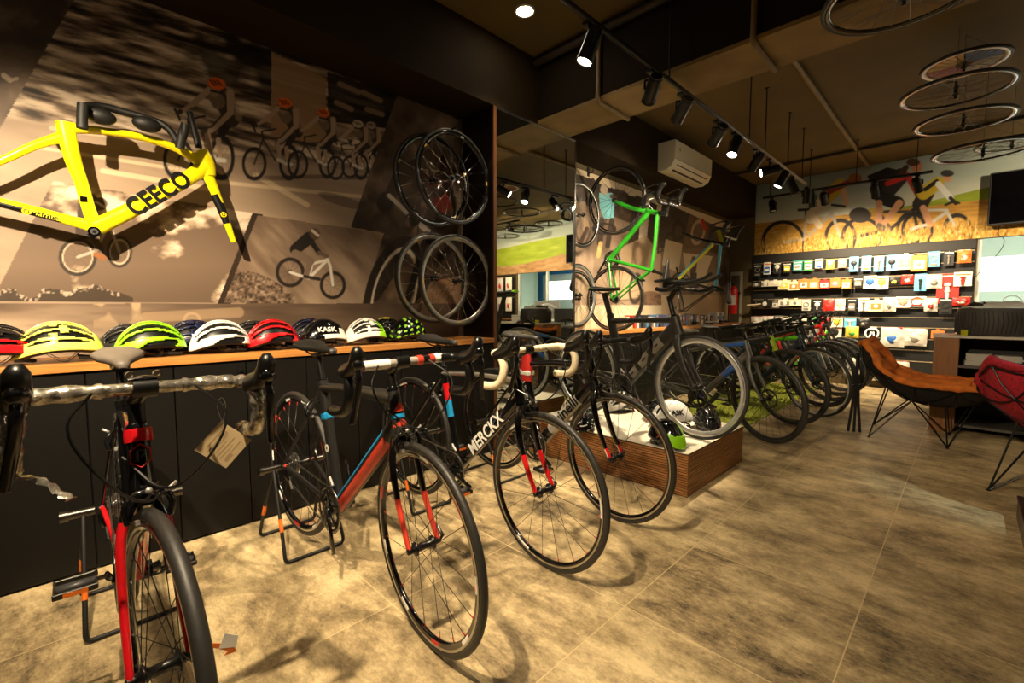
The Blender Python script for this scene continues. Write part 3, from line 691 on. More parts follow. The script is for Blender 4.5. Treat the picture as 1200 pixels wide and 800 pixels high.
def bike(name, label, R=.336, F=None, Rr=None, mtx=None, cat='bicycle', group=None, frame=None, steer=0., bar='drop', barm=None, barm2=None, bar_w=.205, forkm=None,
         wheelk=None, detail=2, saddlem=None, saddletip=None, tt_slope=0., disc=False, tube=1., aero=False, bar_h=0., stem_l=.09, wb=.985, crank_a=-.3, seat_h=0., decal=None,
         drop_tape=True, has_wheels=(1, 1), pedals=True, cables=True, stayacc=None, tire=.0125, seatpostm=None, levers=True, susp=False, hb_w=None, brakes=True, stem=True, chain=True, saddle=True, bar_roll=0.):
    """bike drawn in its own plane: x forward, z up, y to its left; origin on the ground under the rear hub"""
    if mtx is None:
        d = F-Rr; head = math.atan2(d.y, d.x); pitch = math.asin(max(-1, min(1, d.z/d.length)))
        mtx = M.Translation(Rr) @ M.Rotation(head, 4, 'Z') @ M.Rotation(-pitch, 4, 'Y') @ M.Translation((0, 0, -R))
    root = thing(name, label, cat, mtx=mtx, group=group)
    hubF = xz(wb, R); hubR = xz(0, R); BB = xz(.405, R-.068)
    st_a = math.radians(73.5); seat_c = BB+xz(-math.cos(st_a), math.sin(st_a))*(.50-tt_slope*.9)
    ht_a = math.radians(73); ax = xz(-math.cos(ht_a), math.sin(ht_a)); nrm = xz(math.sin(ht_a), math.cos(ht_a))
    hb = hubF-nrm*.045+ax*(.365+(.07 if susp else 0)); ht = hb+ax*(.15 if not aero else .12)
    fr = frame or {}
    tt, dt, stm, ssm, csm, htm = [fr.get(k, fr.get('base', black)) for k in ('tt', 'dt', 'st', 'ss', 'cs', 'ht')]
    n = 14 if detail >= 1 else 8
    mb = MB(); T = tube; Y = (0, 1, 0)
    if aero:
        mb.loft([seat_c+ax*.0, seat_c*.5+(ht-ax*.02)*.5, ht-ax*.02], [.019]*3, [.022, .018, .024], tt, n, Y)
        P = [(hb+ax*.045).lerp(BB, i/17)+ax*(.012*math.sin(PI*i/17)) for i in range(18)]; mb.loft(P, [.022+.004*i/17 for i in range(18)], [.055-.015*i/17 for i in range(18)], dt, 20, Y)
        mb.loft([seat_c+xz(-.012,.05), seat_c, seat_c*.45+BB*.55, BB], [.017, .017, .018, .026], [.034, .036, .045, .035], stm, n, Y)
        mb.loft([hb-ax*.01, hb*.5+ht*.5, ht], [.024]*3, [.045, .040, .036], htm, n, Y)
    else:
        a = ht-ax*.03; b = hb+ax*.035
        mb.loft([seat_c+xz(0,-.01), seat_c*.5+a*.5+xz(0,.006*(1 if tt_slope < .1 else 0)), a], [.017*T, .018*T, .021*T], [.015*T, .015*T, .021*T], tt, n, Y)
        nn = 9; P = [b.lerp(BB, i/(nn-1)) for i in range(nn)]
        mb.loft(P, [.021*T+.003*i/(nn-1) for i in range(nn)], [.027*T-.002*i/(nn-1) for i in range(nn)], dt, n, Y)
        P = [(seat_c+(seat_c-BB).normalized()*.02).lerp(BB, i/6) for i in range(7)]
        mb.loft(P, .0165*T, .0165*T, stm, n, Y)
        mb.loft([hb-ax*.005, hb*.6+ht*.4, ht], [.025*T, .022, .021], [.027*T, .022, .021], htm, n, Y)
    mb.cyl(BB-V(Y)*.040, BB+V(Y)*.040, .024, fr.get('base', black), 18)
    for s_ in (-1, 1):
        P = [BB+V((-.02, .018*s_, 0)), BB.lerp(hubR, .4)+V((0, .036*s_, 0)), hubR+V((.03, .058*s_, .002)), hubR+V((0, .062*s_, 0))]
        mb.loft(smooth(P, 2), .008, [.013]*3+[.010]*8 if False else .011, csm, 10, Y)
        top = seat_c+xz(0, -.03 if not aero else -.16)
        P = [top+V((-.01, .012*s_, 0)), top.lerp(hubR, .25)+V((0, .032*s_, 0)), hubR+V((-.006, .060*s_, .01))]
        mb.loft(smooth(P, 2), .006, .009, ssm, 10, Y)
        mb.cyl(hubR+V((0, .055*s_, 0)), hubR+V((0, .066*s_, 0)), .014, steel_dk, 12)
    fo = mb.build('frame', root)
    if decal:
        body, size, m_, where, side_, kw = decal
        a, b = (b_ := hb+ax*.035), BB
        if where == 'dt': c0 = a.lerp(b, kw.get('t', .5)); xd = (a-b).normalized()
        elif where == 'st': c0 = seat_c.lerp(BB, .5); xd = (seat_c-BB).normalized()
        else: c0 = seat_c.lerp(ht, .5); xd = (ht-seat_c).normalized()
        yd = V((-xd.z, 0, xd.x))
        # seen from the bike's right (-y): x must run forward
        off = kw.get('off', .0245*T)
        mt = frame_m(c0+V((0, -off, 0))+yd*kw.get('dy', 0), xd, yd)
        text(body, size, m_, 'lettering', fo, mt, depth=.0006, bold=kw.get('bold', .0), shear=kw.get('shear', 0), xs=kw.get('xs', 1))
    for (part, label_, fn) in fr.get('extra', []):
        m2 = MB(); fn(m2, dict(seat_c=seat_c, hb=hb, ht=ht, BB=BB, ax=ax, hubR=hubR, T=T, b=hb+ax*.035)); o = m2.build(part, fo)
    # headset
    m2 = MB(); m2.rev([(0,-.004),(.021,-.004),(.022,.004),(.018,.012),(0,.012)], blackg, 18, 'Z', closed=False)
    m2.build('headset', root, M.Translation(ht) @ ax.to_track_quat('Z', 'Y').to_matrix().to_4x4())
    # seatpost and saddle
    if saddle:
        stop = seat_c+(seat_c-BB).normalized()*(.17+tt_slope*.6+seat_h)
        if aero: MB().loft([seat_c+xz(-.012,.04), stop+xz(.0, -.035)], .011, .026, seatpostm or black, 12, Y).build('seatpost', root)
        else:
            m2 = MB(); m2.cyl(seat_c, stop+xz(0,-.035), .0138, seatpostm or black, 14); m2.rev([(.0175,-.012),(.0205,-.010),(.0205,.010),(.0175,.012)], black, 18, 'Z', c=seat_c+(seat_c-BB).normalized()*.02)
            m2.box((-.022,-.018,-.05), (.022,.018,-.034), black, M.Translation(stop), bev=.004); m2.build('seatpost', root)
        sm = M.Translation(stop+xz(.012, .0))
        so = share(('sad', (saddlem or black).name, saddletip and saddletip.name), 'saddle', lambda q: saddle_mb(q, saddlem or black, saddletip), root, sm)
        if detail >= 1: share('rails', 'saddle_rails', rails_mb, so)
    # drivetrain
    if detail >= 1:
        def cr(q):
            for r_, y_, nt_ in ((.098, -.046, 48), (.076, -.040, 36)):
                q.rev([(r_-.003, y_-.001), (r_-.003, y_+.001), (r_-.018, y_+.001), (r_-.018, y_-.001)], black if r_ > .09 else steel_dk, 60)
                for k in range(nt_): q.box((r_-.004, y_-.001, -.002), (r_+.002, y_+.001, .002), steel_dk, M.Rotation(-2*PI*k/nt_, 4, 'Y'))
            for k in range(5):
                a = 2*PI*k/5+.3; q.loft([(0,-.046,0), (.05*math.cos(a),-.047,.05*math.sin(a)), (.086*math.cos(a),-.045,.086*math.sin(a))], .004, .009, black, 8, Y)
            q.cyl((0,-.06,0), (0,.06,0), .013, black, 14)
            q.loft([(0,-.056,0), (.085,-.060,0), (.172,-.066,0)], .007, [.015,.011,.012], blackg, 12, Y)
            q.loft([(0,.056,0), (-.085,.060,0), (-.172,.066,0)], .007, [.015,.011,.012], blackg, 12, Y)
        cm = M.Translation(BB) @ M.Rotation(-crank_a, 4, 'Y')
        co = share('crank', 'crankset', cr, root, cm)
        if pedals:
            def pd(q):
                q.cyl((0,.0,0), (0,-.07,0), .006, steel_dk, 8)
                for x in (-.036, .036): q.box((x-.004,-.105,-.008), (x+.004,-.018,.008), black, bev=.002)
                for y in (-.022,-.101): q.box((-.036,y-.003,-.008), (.036,y+.003,.008), black, bev=.002)
                q.loft([(0,-.02,0), (0,-.10,0)], .014, .010, dgrey, 10)
                for x in (-.0415, .0405): q.box((x,-.085,-.006), (x+.001,-.038,.005), orange)
            share('pedal', 'pedal', pd, co, M.Translation((.172,-.066,0)) @ M.Rotation(crank_a, 4, 'Y'))
            share('pedal', 'pedal', pd, co, M.Translation((-.172,.066,0)) @ M.Rotation(PI, 4, 'Z') @ M.Rotation(-crank_a, 4, 'Y'))
        if chain:
            m2 = MB(); y = -.044; rc, rf = .035, .093
            top = [hubR+xz(-.0, rc, y), BB+xz(-.02, rf-.004, y)]; bot = [BB+xz(-.02, -rf+.004, y), hubR+xz(.045, -.085, y)]
            m2.loft(top, .003, .0035, alu, 6, Y); m2.loft(bot, .003, .0035, alu, 6, Y)
            arc = [hubR+xz(-rc*math.sin(a), rc*math.cos(a), y) for a in np.linspace(0, 2.4, 8)]; m2.loft(arc, .003, .0035, alu, 6, Y)
            arc = [BB+xz(rf*math.sin(a), rf*math.cos(a), y-.002) for a in np.linspace(-.2, PI+.2, 14)]; m2.loft(arc, .003, .0035, alu, 6, Y)
            m2.build('chain', root)
        m2 = MB(); m2.loft([hubR+xz(.004,-.02,-.066), hubR+xz(.02,-.045,-.064), hubR+xz(.022,-.06,-.056)], .010, .013, blackg, 10, Y)
        m2.loft([hubR+xz(.02,-.05,-.055), hubR+xz(.045,-.10,-.05)], .004, .011, silverp, 8, Y)
        m2.rev([(0,-.003),(.014,-.003),(.014,.003),(0,.003)], blackm, 14, c=hubR+xz(.02,-.055,-.047), closed=False); m2.rev([(0,-.003),(.014,-.003),(.014,.003),(0,.003)], blackm, 14, c=hubR+xz(.048,-.105,-.047), closed=False)
        m2.build('rear_derailleur', root)
        m2 = MB(); m2.loft([BB+xz(-.02,.10,-.030), BB+xz(-.01,.125,-.038), BB+xz(.02,.10,-.040)], .006, .008, silverp, 8, Y); m2.build('front_derailleur', root)
    # rear wheel
    wk = dict(R=R, tr=tire, detail=detail); wk.update(wheelk or {})
    if has_wheels[1]: wheel(root, M.Translation(hubR) @ M.Rotation(.3, 4, 'Y'), hubw=.058, cassette=detail >= 1, disc=disc, **wk)
    # steering assembly
    S = M.Translation(hb) @ M.Rotation(steer, 4, ax) @ M.Translation(-hb)
    if has_wheels[0]: wheel(root, S @ M.Translation(hubF), hubw=.042, disc=disc, **wk)
    fm = forkm or black
    m2 = MB()
    if susp:
        m2.loft([hb-ax*.005+V((0,-.07,0)), hb+ax*.004, hb-ax*.005+V((0,.07,0))], .020, .016, fm, 12)
        for s_ in (-1, 1):
            t0 = hb+V((0,.062*s_,0))+nrm*.0; e0 = hubF+V((0,.062*s_,0)); m2.cyl(t0, t0.lerp(e0, .5), .0155, steel_dk, 12); m2.loft([t0.lerp(e0, .33), t0.lerp(e0, .6), e0], [.022,.021,.014], [.022,.021,.014], fm, 12)
        m2.loft([hb.lerp(hubF,.36)+V((0,-.06,0)), hb.lerp(hubF,.30)+nrm*.02, hb.lerp(hubF,.36)+V((0,.06,0))], .010, .012, fm, 10)
    else:
        for s_ in (-1, 1):
            P = [hb+V((0,.010*s_,.0)), hb-ax*.03+V((0,.030*s_,0)), hb-ax*.09+V((0,.046*s_,0)), (hb-ax*.22)+V((0,.049*s_,0))+nrm*.006, hubF+V((0,.052*s_,0))]
            P = smooth(P, 2); k = len(P)
            m2.loft(P, [.013-.006*i/(k-1) for i in range(k)], [(.026 if not aero else .034)-.016*i/(k-1) for i in range(k)], fm, 12, Y)
            m2.cyl(hubF+V((0,.046*s_,0)), hubF+V((0,.058*s_,0)), .011, black, 10)
        m2.loft([hb+ax*.01, hb-ax*.025], .026, .026, fm if not callable(fm) else fm(0, 0), 12)
    m2.build('fork', root, S)
    if brakes and detail >= 1 and not disc:
        def caliper(q):
            q.loft(smooth([(.022,.038,-.055), (.030,.046,-.02), (.028,.020,.012), (.024,-.012,.016)], 2), .007, .009, blackg, 8)
            q.loft(smooth([(.022,-.038,-.055), (.030,-.046,-.02), (.032,-.020,.010), (.028,.020,.008)], 2), .006, .009, blackg, 8)
            q.cyl((.012,0,.008), (.042,0,.008), .007, silverp, 10); q.box((.012,.018,-.060), (.034,.026,-.050), silverp); q.box((.012,-.026,-.060), (.034,-.018,-.050), silverp); q.cyl((.036,.03,.0),(.036,.052,.016),.004,silverp,8)
        share('caliper', 'brake_caliper', caliper, root, S @ M.Translation(hb+nrm*.02-ax*.0) @ M.Rotation(math.radians(-17), 4, 'Y'))
        share('caliper', 'brake_caliper', caliper, root, M.Translation(seat_c+xz(-.06,-.085)) @ M.Rotation(PI, 4, 'Z') @ M.Rotation(math.radians(20), 4, 'Y'))
    # stem + bars
    sb = ht+ax*(.048+bar_h*.6); bc = sb+nrm*stem_l+ax*(.004+bar_h*.4)
    barm = barm or black; barm2 = barm2 or barm
    if stem:
        m2 = MB(); m2.cyl(ht+ax*.008, sb+ax*.022, .0165, black, 16); m2.loft([sb, bc], [.017,.015], [.018,.016], fr.get('stem', black), 12, Y); m2.cyl(bc-V((0,.022,0)), bc+V((0,.022,0)), .021, fr.get('stem', black), 16)
        m2.build('stem', root, S)
    B = M.Translation(bc) @ M.Rotation(bar_roll, 4, 'Y')
    if bar == 'drop':
        w = bar_w; m2 = MB()
        m2.cyl((0,-.085,0), (0,.085,0), .0135, barm2, 14)
        for s_ in (-1, 1):
            P = smooth([(0,.07*s_,0), (0,(w-.04)*s_,0), (.012,(w-.008)*s_,.0), (.055,w*s_,.0), (.088,(w+.003)*s_,-.025), (.092,(w+.006)*s_,-.075), (.062,(w+.009)*s_,-.118), (.0,(w+.012)*s_,-.130), (-.035,(w+.013)*s_,-.131)], 2)
            k = len(P)
            if drop_tape == 'wrap':
                rr = [.0165+.0022*math.sin(i*2.1)+.0012*math.sin(i*5.3) for i in range(k)]
            else: rr = [.0155+.0007*(i % 2) for i in range(k)]
            m2.loft(P, rr, rr, barm, 12)
        hbo = m2.build('handlebar', root, S @ B)
        if levers:
            for s_ in (-1, 1):
                share('hood', 'brake_hood', lambda q: hood_mb(q, 1), hbo, M.Translation((.050, w*s_, .004)))
                share(('lev', s_), 'brake_lever', lambda q: lever_mb(q, s_), hbo, M.Translation((.050, w*s_, .004)))
        if cables:
            m2 = MB()
            for s_, e_ in ((-1, hb+nrm*.03+V((0,.05,.01))), (1, ht-ax*.06+V((0,-.03,0))-nrm*.01), (-1, hb+ax*.02+V((0,.03,0)))):
                p0 = bc+V((.02,.09*s_,.0)); p1 = bc+V((.10+.02*s_,.15*s_,-.06)); p2 = bc+V((.10,.03*s_,-.24)); m2.tube(smooth([p0, p1, p2, e_], 3), .0029, black, 6)
            m2.build('cable', root, S)
    elif bar == 'flat':
        w = hb_w or .33; m2 = MB(); m2.tube(smooth([(0,-w,.012), (.0,-.2,.014), (.0,-.06,0), (0,.06,0), (.0,.2,.014), (0,w,.012)], 2), .0125, barm2, 10)
        hbo = m2.build('handlebar', root, S @ B)
        for s_ in (-1, 1):
            g = MB(); g.cyl((0,(w-.12)*s_,.0125), (0,(w+.003)*s_,.0125), .0165, barm, 12); g.build('grip', hbo)
            l = MB(); l.loft(smooth([(.0,(w-.15)*s_,.012), (.035,(w-.15)*s_,.004), (.055,(w-.11)*s_,-.002), (.06,(w-.04)*s_,-.004)], 2), .004, .006, black, 8); l.box((-.01,(w-.165)*s_,-.02), (.02,(w-.135)*s_,.0), black, bev=.003); l.build('brake_lever', hbo)
        if cables:
            m2 = MB()
            for s_ in (-1, 1): m2.tube(smooth([bc+V((.02,.17*s_,0)), bc+V((.11,.10*s_,.03)), bc+V((.10,-.03*s_,-.08)), hb+V((.03,.03*s_,-.02))], 3), .0025, black, 6)
            m2.build('cable', root, S)
    elif bar == 'tt':
        m2 = MB(); m2.loft([(0,-.2,0),(0,0,0),(0,.2,0)], .016, .009, barm, 10)
        for s_ in (-1, 1):
            m2.loft(smooth([(0,.2*s_,0), (.05,.205*s_,-.01), (.10,.205*s_,-.008), (.15,.205*s_,.015)], 2), .011, .014, barm, 10)
        hbo = m2.build('handlebar', root, S @ B)
        for s_ in (-1, 1):
            e_ = MB(); e_.tube(smooth([(-.03,.075*s_,.035), (.10,.07*s_,.04), (.22,.06*s_,.045), (.29,.055*s_,.085)], 2), .011, black, 10); e_.build('aero_extension', hbo)
            p_ = MB(); p_.loft([(-.07,.10*s_,.055), (-.01,.10*s_,.058), (.03,.10*s_,.062)], [.038,.045,.035], [.010,.012,.010], blackm, 12, Y); p_.cyl((-.02,.09*s_,0),(-.02,.09*s_,.05),.012,black,10); p_.build('arm_pad', hbo)
            l = MB(); l.loft(smooth([(.15,.205*s_,.015), (.19,.205*s_,.005), (.22,.205*s_,-.02)], 1), .005, .007, blackg, 8); l.build('brake_lever', hbo)
    root['_'] = 1; del root['_']
    return root, dict(bc=bc, S=S, B=B, hb=hb, ht=ht, seat_c=seat_c, BB=BB, mtx=mtx, hubR=hubR, hubF=hubF, ax=ax, nrm=nrm)
def bike_stand(y, hub, label):
    """rear-axle display stand: two U legs and a cross tube with end knobs"""
    t = thing('bike_stand', label, 'bike stand', (hub.x, hub.y, 0))
    z = hub.z
    for s_ in (-1, 1):   # two U-shaped legs, one swung forward and one back
        f = MB(); x = .17*s_; f.tube(smooth([(.006*s_, -.112, z-.006), (x*.93, -.128, .06), (x, -.13, .012), (x, -.10, .009), (x, .10, .009), (x, .13, .012), (x*.93, .128, .06), (.006*s_, .112, z-.006)], 2), .0075, blackm, 10)
        lg = f.build('leg', t)
        f = MB(); f.loft([V((.006*s_+(x*.93-.006*s_)*a, -.112-.016*a, z-.006+(.06-z+.006)*a)) for a in (.62,.78)], .0082, .0082, orange, 10); f.build('leg_sticker', lg, label='orange sticker')
    for s_ in (-1, 1):
        f = MB(); f.cyl((0, .082*s_, z), (0, .150*s_, z), .0145, steel_dk, 16); f.cyl((0, .150*s_, z), (0, .172*s_, z), .019, steel_dk, 18); f.build('axle_clamp', t)
    return t
# ---------------------------------------------------------------- front row of road bikes
def fitrear(F, u, v, wb=.985):
    d = ray(u, v).normalized(); w = CP-F; b = w.dot(d); c = w.dot(w)-wb*wb; disc = max(0, b*b-c); return CP+d*(-b+math.sqrt(disc))
b1F = V((-1.186, .118, .336)); b1R = V((-2.165, .148, .388))
b2F = V((-1.214, .814, .336)); b2R = V((-2.195, .777, .380))
b3F = V((-1.235, 1.429, .336)); b3R = V((-2.206, 1.417, .380))
b4F = V((-1.259, 2.023, .336)); b4R = V((-2.200, 2.040, .375))
blk_alu_marks = ((white, redm, white), 9, .18)
foil = mat('crumpled_clear_plastic', (176, 170, 158), .14, .75, var=.75, scale=46, bump=1.6)
# bike 1: black and red, bars wrapped in clear plastic
def ex1(q, k):
    d = (k['ht']-k['hb']).normalized()
    q.rev([(.0262,-.015),(.0272,0),(.0262,.015)], red, 20, 'Z', c=(0,0,0), mtx=d.to_track_quat('Z','Y').to_matrix().to_4x4(), closed=False)
    for i in range(len(q.v)): q.v[i] = tuple(V(q.v[i])+k['ht']-d*.016)
def hexlogo(q, k):
    c = k['hb']*.42+k['ht']*.58; f = V((math.sin(math.radians(73)), 0, math.cos(math.radians(73)))); upv = k['ax']
    P = []
    for i in range(7):
        a = PI/6+i*PI/3; yy = .021*math.cos(a); P.append(c+upv*(.026*math.sin(a))+V((0, yy, 0))+f*(math.sqrt(max(0, .0268**2-yy*yy))))
    q.tube(P, .0016, red, 6, caps=True)
    P = [c+upv*a+V((0, b, 0))+f*math.sqrt(.0262**2-b*b) for a, b in ((-.013,-.006),(.010,-.006),(.013,0),(.010,.007),(.002,.007),(-.002,0))]
    q.tube(P, .0022, dgrey, 6)
root1, k1 = bike('road_bike', 'black and red road bike with a plastic-wrapped handlebar, nearest the camera at left', F=b1F, Rr=b1R, steer=math.radians(7), barm=foil, barm2=foil, drop_tape='wrap', bar_w=.198, tube=1.12,
    frame=dict(base=blackg, st=blackg, dt=lambda t, a: red if .3 < t < .9 else blackg, cs=red, ss=blackg, extra=[('paint_band', 'red band under the headset', ex1), ('head_badge', 'red hexagonal head badge', hexlogo)]),
    forkm=lambda t, a: red if t > .36 else blackg, saddlem=mat('grey_saddle_cover', (96, 88, 80), .55), wheelk=dict(nsp=24, rim_h=.026, rimm=blackg), tire=.0155, crank_a=.55, bar_h=.03, stem_l=.09)
bike_stand(0, b1R, 'black rear-axle bike stand under the plastic-wrapped bike')
# red light clipped to the seatpost zone, kept as part of the bike
m2 = MB(); m2.loft([(.0,0,0),(.03,0,.01),(.05,0,.0)], .022, .030, red, 10, (0,1,0)); m2.box((-.005,-.012,.028), (.02,.012,.038), black, bev=.002)
m2.build('rear_light', root1, M.Translation(k1['ht']+V((-.075, 0, -.02))), 'red clip-on light')
# bar centre mount plate on bike 1
m2 = MB(); m2.loft([(0,-.03,.0),(.0,0,.004),(0,.03,.0)], .010, .003, chrome, 10); 
for s_ in (-1, 1): m2.rev([(.004,-.004),(.009,-.004),(.009,.004),(.004,.004)], chrome, 16, 'X', c=(0,.024*s_,.008))
m2.build('computer_mount', root1, k1['S'] @ k1['B'] @ M.Translation((.0, 0, .022)), 'bright metal mount on the stem')
# loose plastic at the left drop
m2 = MB(); P = smooth([(-.03,0,-.13),(-.01,.012,-.155),(.02,.03,-.15),(.035,.055,-.165),(.03,.07,-.19),(.05,.085,-.20)], 2); m2.loft(P, [.010+.004*math.sin(i*1.7) for i in range(len(P))], .0025, foil, 8)
m2.loft(smooth([(-.035,.0,-.128),(-.06,.005,-.14),(-.075,.01,-.165)], 1), [.022,.026,.024,.016] if False else .02, .014, foil, 10)
m2.build('wrap_tail', root1, k1['S'] @ k1['B'] @ M.Translation((0, -.210, 0)), 'torn end of the plastic wrap')
# paper hang tag: four-sided card on a loop
cardm = mat('kraft_hang_tag', (196, 172, 132), .7, var=.05, scale=30)
inkm = mat('tag_ink', (164, 140, 104), .8, var=0)
tg = at(262, 521, x=-1.30)
sx = .105
t = thing('hang_tag', 'square paper tag hanging by a string from the plastic-wrapped handlebar', 'tag', tg)
nx = (CP-tg); nx.z = 0; nx.normalize(); sd = V((-nx.y, nx.x, 0)); s45 = M.Rotation(math.radians(45), 4, 'Z')
FM = frame_m((0,0,0), sd, (0,0,1)) @ M.Rotation(math.radians(48), 4, 'Z')
c_ = MB(); c_.box((-.043,-.043,-.0006), (.043,.043,.0006), cardm, bev=.0003); co = c_.build('card', t, FM)
c_ = MB()
for i in range(7):
    y = .026-.0085*i; c_.box((-.034+(.01 if i % 3 == 0 else 0), y-.0012, .0007), (.030-(.02 if i % 2 else .004), y+.0012, .0009), inkm)
c_.box((-.03,-.034,.0007), (-.008,-.026,.0009), inkm); c_.box((.01,.012,.0007), (.03,.024,.0009), inkm)
c_.build('print', co)
c_ = MB(); p_ = V((0, .0, .055)); c_.tube(smooth([p_, (0,.004,.075), tuple(sd*.01+V((0,0,.10))), (0,0,.125), tuple(-sd*.012+V((0,0,.10))), p_], 2), .0008, whitem, 5); c_.build('string', t)
# bike 2: black, blue and red
blu2 = mat('matte_cyan_blue', (24, 138, 196), .4, coat=.1); rd2 = mat('matte_coral_red', (206, 62, 44), .42, coat=.1); carbon = mat('matte_carbon', (30, 29, 28), .42)
def dt2(t, a):
    # a: angle share round the tube; 0 = +y side, .5 = the bike's right, .25/.75 = upper and lower
    if t > .03 and (.56 <= a < .72): return blu2
    if t > .06 and .26 <= a <= .46: return rd2
    return carbon
def ht2(q, k):
    f = k['ax']; n_ = V((math.sin(math.radians(73)), 0, math.cos(math.radians(73))))
    def patch(h0, h1, half, m_, peak=0):
        vs = []; fs = []; N_ = 8
        for j in range(N_+1):
            a = -half+2*half*j/N_; rad = .0285
            for h in (h0+(0 if peak >= 0 else 0), h1-peak*abs(a/half)):
                c = k['hb'].lerp(k['ht'], h); rr_ = rad-(.006*h if h < 1 else .006); vs.append(c+V((0, math.sin(a)*rr_, 0))+n_*(math.cos(a)*(rr_+.001)))
        for j in range(N_): fs.append((2*j, 2*j+2, 2*j+3, 2*j+1))
        q.add(vs, fs, m_)
    patch(.50, .72, 1.0, rd2, .2); patch(.36, .45, 1.5, blu2); patch(.08, .32, 1.3, rd2, .12)
root2, k2 = bike('road_bike', 'matte black road bike with blue and red downtube, second from the left', F=b2F, Rr=b2R, steer=math.radians(-7), barm=black, barm2=mat('carbon_white_bar', (150, 146, 140), .3), bar_w=.205,
    frame=dict(base=carbon, tt=lambda t, a: rd2 if t > .6 and .2 < a < .6 else carbon, dt=dt2, ss=lambda t, a: blu2 if .5 < a < .8 else carbon, cs=lambda t, a: rd2 if t > .72 and a > .45 else carbon, extra=[('head_graphic', 'red and blue chevrons on the head tube', ht2)]),
    forkm=lambda t, a: (blackg if t < .68 else rd2), saddlem=blackm, saddletip=dgrey, wheelk=dict(nsp=20, rim_h=.028, marks=blk_alu_marks), tube=1.3, bar_h=.03, stem_l=.095, crank_a=-1.1, pedals=False)
for y0, y1, m_ in ((-.155,-.135,rd2), (.055,.075,rd2), (.10,.118,rd2), (-.13,-.045,white), (.12,.15,white)):
    m2 = MB(); m2.cyl((0,y0,0), (0,y1,0), .0163, m_, 14); m2.build('bar_band', root2, k2['S'] @ k2['B'], 'red band on the handlebar' if m_ is rd2 else 'white band on the handlebar')
m2 = MB(); c = k2['seat_c'].lerp(k2['BB'], .52); m2.cyl(c+V((0,-.0215,0)), c+V((0,-.0225,0)), .016, whitem, 20); m2.cyl(c+V((0,-.0220,0)), c+V((0,-.0230,0)), .006, dgrey, 12); m2.build('frame_sticker', root2, None, 'round white sticker')
m2 = MB(); c = k2['seat_c'].lerp(k2['BB'], .26); m2.box((-.0225,-.0225,-.02), (.0225,.0225,.02), blu2, M.Translation(c) @ (k2['seat_c']-k2['BB']).to_track_quat('Z','Y').to_matrix().to_4x4(), bev=.010); m2.build('frame_sticker', root2, None, 'blue band')
bike_stand(0, b2R, 'black rear-axle bike stand under the blue and red bike')
# bike 3: MERCKX, cream bar tape
cream = mat('cream_bar_tape', (226, 212, 180), .6, bump=.3, scale=80)
root3, k3 = bike('road_bike', 'black road bike with cream bar tape and white lettering on the downtube', F=b3F, Rr=b3R, steer=math.radians(-4), barm=cream, barm2=cream, bar_w=.205,
    frame=dict(base=blackg, tt=lambda t, a: silverp if a < .1 or a > .4 else blackg, st=lambda t, a: red if .08 < t < .22 else (blu2 if .25 < t < .4 else blackg), dt=blackg, ss=blackg),
    forkm=lambda t, a: (blackg if t < .68 else red), saddlem=blackm, wheelk=dict(nsp=20, rim_h=.024, rimm=blackg, marks=((white,), 3, .12)), decal=('MERCKX', .082, white, 'dt', 0, dict(t=.47, off=.0262, bold=.0015, xs=.92)), bar_h=.03, stem_l=.10, crank_a=-.2, wb=.975)
bike_stand(0, b3R, 'black rear-axle bike stand under the white-lettered black bike')
# bike 4: silver downtube with cinelli lettering, black tape
sil4 = mat('satin_silver_paint', (176, 172, 164), .35, .35)
def dt4(t, a): return sil4 if .16 < t < .72 else blackg
root4, k4 = bike('road_bike', 'black road bike with silver downtube and black tape in front of the white plinth', F=b4F, Rr=b4R, steer=math.radians(-3), barm=blackm, barm2=blackm, bar_w=.21,
    frame=dict(base=blackg, dt=dt4, tt=lambda t, a: blackg), forkm=lambda t, a: (blackg if t < .82 else (red if a < .5 else white)), saddlem=mat('white_black_saddle', (60, 58, 56), .4), saddletip=dgrey, wheelk=dict(nsp=20, rim_h=.024, rimm=blackg), tube=1.3,
    decal=('cinelli', .088, black, 'dt', 0, dict(t=.42, off=.0335, bold=.002)), bar_h=.03, stem_l=.10, crank_a=-.5, wb=.945)
m2 = MB(); P = [V((0,0,0)), V((0,0,-.09)), V((0,0,-.17))]; m2.loft(P, [.030,.050,.046], [.018,.030,.026], redm, 14, (1,0,0)); m2.box((-.047,-.031,-.135), (.047,.031,-.105), whitem, bev=.006)
m2.build('saddle_bag', root4, M.Translation(k4['seat_c']+V((.02, -.01, .06))), 'red pouch with a white stripe under the saddle')
bike_stand(0, b4R, 'black rear-axle bike stand under the silver-downtube bike')
# orange tag by the front axle of bike 1
og = at(262, 752, x=-1.20)
t = thing('hang_tag', 'small orange and white paper tag tied to the front axle of the nearest bike', 'tag', og)
nx = (CP-og).normalized(); sd = V((0,0,1)).cross(nx).normalized(); FM = frame_m((0,0,0), sd, (0,0,1))
om = mat('orange_tag', (228, 120, 40), .6, var=.03)
c_ = MB(); c_.prism([(-.010,-.012),(.024,-.022),(.030,.004),(.004,.020)], -.0006, .0006, lambda x, y, h: V((x, y, h)), whitem); c_.build('card', t, FM, 'white printed half')
c_ = MB(); c_.prism([(-.045,.002),(-.03,.010),(-.008,.0),(.02,-.020),(.026,-.034),(-.002,-.034),(.008,-.026),(-.014,-.010),(-.03,.0)], -.0012, .0, lambda x, y, h: V((x, y, h)), om); c_.build('strap', t, FM, 'orange strap')
